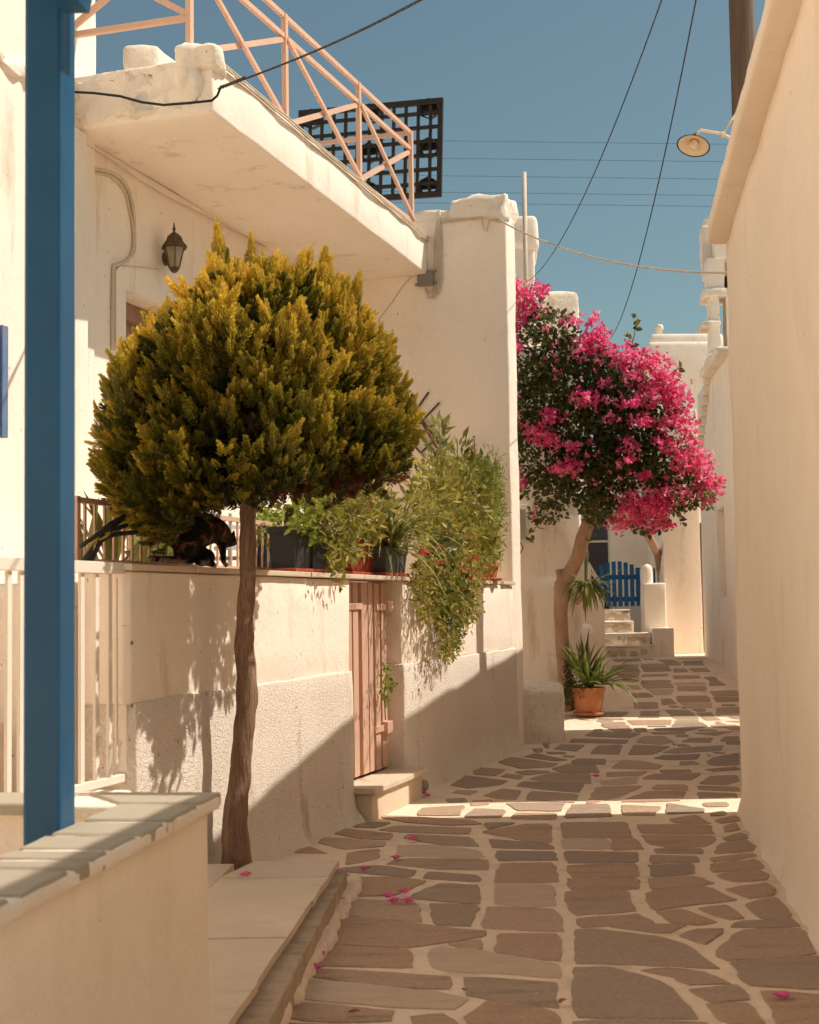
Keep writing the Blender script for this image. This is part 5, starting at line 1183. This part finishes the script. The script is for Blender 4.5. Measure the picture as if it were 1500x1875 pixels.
# junction box and cables on the wing
jb = onU(781, 510, -.02); jt = thing('junction_box', 'small grey junction box with looped cables under the balcony', 'electrical box', jb)
MB().box(jb - WV * -.10 - Z * .09 - WU * .05, -WV * .19, WU * .06, Z * .18, .012).build('box', M['grey'], jt)
for k in range(4): MB().box(jb + WV * (.105 if k % 2 else -.125) + Z * (.06 if k > 1 else -.08) - WU * .03, WV * .025, WU * .03, Z * .03, .003).build('lug', M['grey'], jt)
mb = MB(); MB_ = mb
for k in range(5):
    o = k * 3.4; mb.tube([onU(805 - o * .2, 385, -.02), onU(806 - o * .6, 410 + o, -.02), onU(808 - o, 450, -.02), onU(808 - o, 515, -.02), onU(804 - o * .9, 535, -.02), onU(795 - o * .4, 546 - o * .6, -.02), onU(784 + o * .1, 545 - o * .6, -.02), onU(779, 528, -.02)], .009, 6)
mb.build('cables', M['palewire'], jt, smooth=True)
mb = MB(); mb.tube([onU(808, 404, -.03), onU(840, 401, -.03), onU(880, 398, -.04), onU(918, 402, -.04)], .010, 6); mb.tube([onU(808, 408, -.03), onU(850, 404, -.03), onU(885, 400, -.04), onU(918, 406, -.04)], .008, 6); mb.tube([onU(883, 402, -.03), onU(885, 420, -.03), onU(891, 424, -.03), onU(896, 403, -.03)], .006, 6); mb.build('top_cables', M['palewire'], jt, smooth=True)
# cables lying on the balcony edge
bc_ = thing('balcony_cables', 'pale cables stapled along the balcony edge below the railing', 'cable', W(-3, .93, 5.8))
for o, zz in ((.0, .05), (.012, .025), (.004, .075)):
    mb = MB(); P = [W(-5.78 + i * .24, .93 - .012 + o * .4, 5.40 + .36 + zz + .010 * noise.noise(V((i * .9, o * 90, 0)))) for i in range(25)]; mb.tube(P, .008, 6); mb.build('cable', M['palewire'], bc_, smooth=True)
mb = MB()
for pts in (((758, 498), (742, 520), (722, 548), (708, 568), (694, 586), (690, 606)), ((600, 497), (640, 494), (700, 488), (760, 490))):
    Q = []
    for a_, b_ in zip(pts[:-1], pts[1:]):
        for j in range(4): t = j / 4; Q.append(onU(a_[0] + (b_[0] - a_[0]) * t + random.uniform(-1.5, 1.5), a_[1] + (b_[1] - a_[1]) * t + random.uniform(-1.5, 1.5), -.006))
    mb.tube(Q, .004, 5)
mb.build('hairline_crack', M['rawstone'], hs)
# trellis on the wing
tl_ = thing('trellis', 'brown diamond lattice trellis on the wall above the plants', 'trellis', onU(775, 840, -.02))
for a, b in (((742, 722), (800, 820)), ((752, 765), (785, 718)), ((750, 795), (805, 737)), ((752, 762), (803, 772)), ((762, 805), (800, 772)), ((770, 830), (802, 800)), ((752, 740), (804, 812)), ((745, 760), (800, 838)), ((745, 800), (778, 838))):
    if (a, b) == ((752, 762), (803, 772)): continue
    m_ = MB(); m_.bar(onU(a[0], a[1], -.03), onU(b[0], b[1], -.03), .022, .012, 0, WU); m_.build('lath', M['rust'], tl_)
m_ = MB(); m_.bar(onU(867, 850, -.10), onU(868, 798, -.10), .022, .02, 0, WU); m_.build('stake', M['rust'], tl_)
# plastic pallet on the roof
plt = thing('plastic_pallet', 'black plastic pallet standing on the roof behind the railing', 'pallet', W(.16, 1.7, 6.06))
PA = onU(822, 360, .12); PB = onU(813, 180, .12); PC = onU(549, 204, .12)
ex = (PC - PB); ey = (PA - PB); Wd = ex.length; Hd = ey.length; ex = ex.normalized(); ey = (ey - ex * ey.dot(ex)).normalized(); en = ex.cross(ey).normalized()
if en.dot(WU) > 0: en = -en
def PL(a, b, c=0.0): return PB + ex * a + ey * b + en * c
def lbar(x0, y0, x1, y1, z0, z1, name='bar'): MB().box(PL(x0, y0, z0), ex * (x1 - x0), ey * (y1 - y0), en * (z1 - z0), .008).build(name, M['pallet'], plt)
lbar(0, 0, Wd, .07, 0, .05, 'edge'); lbar(0, Hd - .07, Wd, Hd, 0, .05, 'edge'); lbar(0, .072, .06, Hd - .072, 0, .05, 'edge'); lbar(Wd - .06, .072, Wd, Hd - .072, 0, .05, 'edge')
nx, ny = 12, 7
for i in range(1, nx): x_ = Wd * i / nx; lbar(x_ - .018, .074, x_ + .018, Hd - .074, .002, .044, 'rib')
for j in range(1, ny): y_ = Hd * j / ny; lbar(.062, y_ - .022, Wd - .062, y_ + .022, .006, .040, 'rib')
for i in range(3):
    for j in range(3):
        x_, y_ = (.17, Wd / 2, Wd - .17)[i], (.12, Hd / 2, Hd - .12)[j]
        mb = MB(); mb.lathe(PL(x_, y_, .0), [(.105, -.05), (.125, .052), (.115, .052), (.09, -.03)], 8, en); mb.box(PL(x_ - .10, y_ - .10, -.06), ex * .2, ey * .10, en * .02); mb.build('foot', M['pallet'], plt)
# meter box, tap
mt = onU(957, 958, 1.2); mtb = thing('meter_box', 'clear plastic electricity meter cover on the house corner', 'meter box', mt)
MB().box(at(943, 990, 20.15), at(968, 990, 20.15) - at(943, 990, 20.15), V((0, .18, 0)), Z * .48, .03).build('cover', M['clear'], mtb)
MB().box(at(947, 985, 20.22), at(964, 985, 20.22) - at(947, 985, 20.22), V((0, .08, 0)), Z * .34, .01).build('meter', M['grey'], mtb)
MB().box(at(938, 994, 20.33), at(971, 994, 20.33) - at(938, 994, 20.33), V((0, .06, 0)), Z * .55, .01).build('back_board', M['plaster_old'], mtb)
MB().tube([at(944, 985, 20.3), at(952, 990, 20.28), at(958, 1003, 20.27), at(951, 1017, 20.27), at(942, 1014, 20.3)], .008, 6).build('loop_cable', M['black'], mtb, smooth=True)
tpz = at(946, 1098, 20.25); tap = thing('tap', 'small steel water tap on the house corner', 'tap', tpz)
mb = MB(); mb.tube([at(941, 1100, 20.42), at(945, 1100, 20.2), at(951, 1101, 20.2), at(952, 1108, 20.2)], .014, 8); mb.tube([at(948, 1100, 20.2), at(949, 1090, 20.2), at(951, 1085, 20.2)], .010, 6); mb.build('spout', M['steel'], tap, smooth=True)

# utility pole with enamel street lamp
pp = V((at(1366, 270, 14.5).x, 14.5, 0)); up_ = thing('utility_pole', 'weathered timber utility pole rising behind the house eaves', 'pole', pp)
mb = MB(); mb.tube([pp + V((0, 0, z_)) for z_ in (0, 2, 4, 6, 8, 10)], [.15, .145, .14, .135, .13, .125], 16, True, .05); mb.build('shaft', M['polewood'], up_, smooth=True)
sl_ = thing('street_lamp', 'cream enamel street lamp on a bent arm from the timber pole', 'lamp', at(1264, 262, 14.2))
mb = MB(); arm = [(1352, 280), (1346, 265), (1336, 252), (1322, 245), (1300, 241), (1284, 238), (1277, 242), (1273, 256)]; mb.tube([at(x, y, 14.3) for x, y in arm], .017, 8); mb.build('arm', M['enamel'], sl_, smooth=True)
mb = MB(); mb.tube([at(1324, 246, 14.3), at(1338, 222, 14.35), at(1352, 202, 14.38)], .011, 6); mb.build('stay', M['enamel'], sl_, smooth=True)
mb = MB(); c_ = at(1324, 246, 14.3); mb.tube([c_ - V((.02, 0, 0)), c_ + V((.02, 0, 0))], .03, 8); mb.build('clamp', M['enamel'], sl_)
apex = at(1273, 254, 14.25); ctr = at(1263, 273, 14.12); ax = (ctr - apex) + V((0, -.06, -.02)); ax.normalize()
ax = V((-.28, -.33, -.90)).normalized()
mb = MB(); mb.lathe(apex, [(.025, -.03), (.03, .0), (.06, .025), (.11, .055), (.155, .085), (.165, .092), (.152, .090), (.10, .062), (.04, .03)], 28, ax); shd = mb.build('shade', M['enamel'], sl_, smooth=True)
mb = MB(); mb.lathe(apex, [(.160, .086), (.172, .092), (.166, .098), (.158, .092)], 28, ax); mb.build('rim', M['rim'], sl_, smooth=True)
mb = MB(); mb.lathe(apex, [(.032, -.05), (.034, .0), (.03, .01)], 14, ax, True); mb.build('holder', M['brass'], sl_, smooth=True)
mb = MB(); mb.lathe(apex, [(.028, .02), (.034, .03), (.040, .09), (.030, .13), (.005, .14)], 14, ax, True); mb.build('bulb', M['enamel'], sl_, smooth=True)

# overhead wires
def wire(name, label, pts, r_, mat='wire', sag=0.0):
    P = []; n_ = 24
    for a, b in zip(pts[:-1], pts[1:]):
        for j in range(n_): t = j / n_; q = a.lerp(b, t); P.append(q - Z * sag * 4 * t * (1 - t))
    P.append(pts[-1]); return MB().tube(P, r_, 6).build(name, M[mat], smooth=True, label=label, cat='wire')
wire('power_line', 'dark wire crossing the sky to the bougainvillea top, left of two', [at(1240, -80, 9.0), at(958, 520, 21.5)], .005, sag=.42)
wire('power_line', 'dark wire crossing the sky nearest the street lamp, right of two', [at(1290, -80, 9.0), at(1118, 620, 22)], .0055, sag=.40)
for py, nm in ((262, 'topmost'), (294, 'second from top'), (326, 'middle'), (356, 'fourth from top'), (376, 'lowest')):
    a, b = at(500, py - 8, 55), at(1500, py + 4, 52); d = b - a; wire('telephone_wire', 'thin distant wire across the sky, %s of five' % nm, [a - d * 1.5, b + d * 1.5], .007)
wire('cable_span', 'pale sagging cable strung from the house corner across the lane', [at(916, 404, 15.85), at(1348, 499, 11.15)], .010, 'palewire', .16)
bk = thing('black_cable', 'thick black cable running from the balcony corner into the sky', 'cable', at(397, 170, 10.55))
MB().tube([at(860, -50, 6.2)] + [at(860 - 460 * t, -50 + 212 * t + 14 * math.sin(t * 3.1416), 6.2 + 4.35 * t) for t in [i / 12 for i in range(1, 13)]], .0075, 8).build('span', M['black'], bk, smooth=True)
c = at(432, 147, 10.2); mb = MB()
for k in range(3): mb.tube([at(404 + i * 5, 160 - i * 1.9 + 2.5 * math.sin(i * 1.9 + k * 2.1), 10.5 - .035 * i) for i in range(10)], .007, 6)
mb.build('splice', M['black'], bk, smooth=True)
MB().tube([at(404, 160, 10.5), at(398, 175, 10.6), at(388, 184, 10.55), at(350, 188, 10.58), at(300, 192, 10.62), at(260, 187, 10.66), at(220, 176, 10.70), at(170, 170, 10.74), at(130, 168, 10.78)], .010, 8).build('wall_run', M['black'], bk, smooth=True)

# ================================================================== LITTER: fallen bracts, dry leaves, a can
PET = [(620, 1598), (628, 1606), (638, 1612), (648, 1615), (643, 1638), (627, 1651), (712, 1642), (742, 1634), (722, 1651), (748, 1651), (584, 1750), (578, 1775), (668, 1592), (725, 1572), (757, 1537), (1092, 1422), (1435, 1825), (784, 1458), (776, 1453), (450, 1603)]
for k, (px, py) in enumerate(PET):
    z_ = .175 if px < 500 else .016; p = onz(px, py, z_); s_ = random.uniform(.040, .056); mb = MB()
    mb.ball(p + Z * .010, (s_ * .5, s_ * .42, .013), 9, 6)
    mb.v = [q + V((noise.noise(q * 60 + V((k, 0, 0))), noise.noise(q * 60 + V((0, k, 0))), noise.noise(q * 60))) * .010 for q in mb.v]
    for j in range(2):
        a = j * 2.6 + random.random(); d = V((math.cos(a), math.sin(a), 0)); t_ = V((-d.y, d.x, 0))
        mb.add([p + Z * .006, p + d * s_ * .3 + t_ * s_ * .33 + Z * .016, p + d * s_ * .7 + t_ * s_ * .28 + Z * .014, p + d * s_ * .9 + Z * .006, p + d * s_ * .7 - t_ * s_ * .28 + Z * .012, p + d * s_ * .3 - t_ * s_ * .33 + Z * .014], [(0, 1, 2, 3), (0, 3, 4, 5)])
    where = {0: 'magenta bract against the ledge riser, topmost of the pile', 1: 'magenta bract in the pile at the ledge corner, second from top', 2: 'magenta bract in the middle of the pile at the ledge corner', 3: 'magenta bract at the right end of the pile by the ledge corner', 4: 'magenta bract just below the pile at the ledge corner', 5: 'dark magenta bract beside the ledge riser below the pile', 6: 'leftmost magenta bract of the four on the wide mortar joint', 7: 'palest magenta bract, upper right of the four on the mortar joint', 8: 'lowest magenta bract of the four on the mortar joint', 9: 'rightmost magenta bract of the four on the mortar joint', 12: 'tiny magenta bract beyond the ledge corner', 13: 'small magenta bract on the pale stone band beyond the ledge', 14: 'farthest small magenta bract before the sunlit strip', 17: 'magenta bract beside the crushed can', 18: 'magenta bract tucked behind the crushed can', 15: 'lone magenta bract on the mid lane, far from the others', 16: 'magenta bract on the paving at the lower right', 19: 'magenta bract on the marble ledge near the trunk', 10: 'larger magenta bract on the paving nearest the camera, by the kerb', 11: 'paler magenta bract beside the nearest kerb stones'}
    mb.build('fallen_bract', M['petal'], label=where.get(k, 'fallen magenta bract on the lane paving near the ledge corner'), cat='petal', group='fallen bracts on the lane')
for px, py, lb in ((640, 1854, 'curled dry orange leaf on the paving nearest the camera'), (850, 1814, 'small dry orange leaf on the white mortar'), (1025, 1838, 'dry orange leaf on the central mortar line'), (1416, 1630, 'dry orange leaf at the foot of the house wall')):
    p = onz(px, py, .014); mb = MB(); mb.strap(p, (random.gauss(0, 1), random.gauss(0, 1), .25), .055, .03, 3.0, 4, .35); mb.build('dry_leaf', M['deadleaf'], smooth=True, label=lb, cat='leaf', group='dry leaves')
p = onz(768, 1452, .03); cn_ = thing('crushed_can', 'crushed grey metal can lying by the door step', 'can', p)
mb = MB(); mb.lathe(p + V((-.05, .04, .045)), [(.001, -.001), (.042, 0), (.046, .01), (.044, .06), (.047, .12), (.04, .125), (.001, .124)], 14, V((.8, -.35, .15))); mb.build('can', M['steel'], cn_, smooth=True)
mb = MB(); mb.tube([p + V((-.10, -.02, .02)), p + V((-.06, -.06, .03)), p + V((-.02, -.06, .02))], [.02, .03, .022], 8, True, .3); mb.build('plaster_lump', M['plaster_old'], cn_, smooth=True)
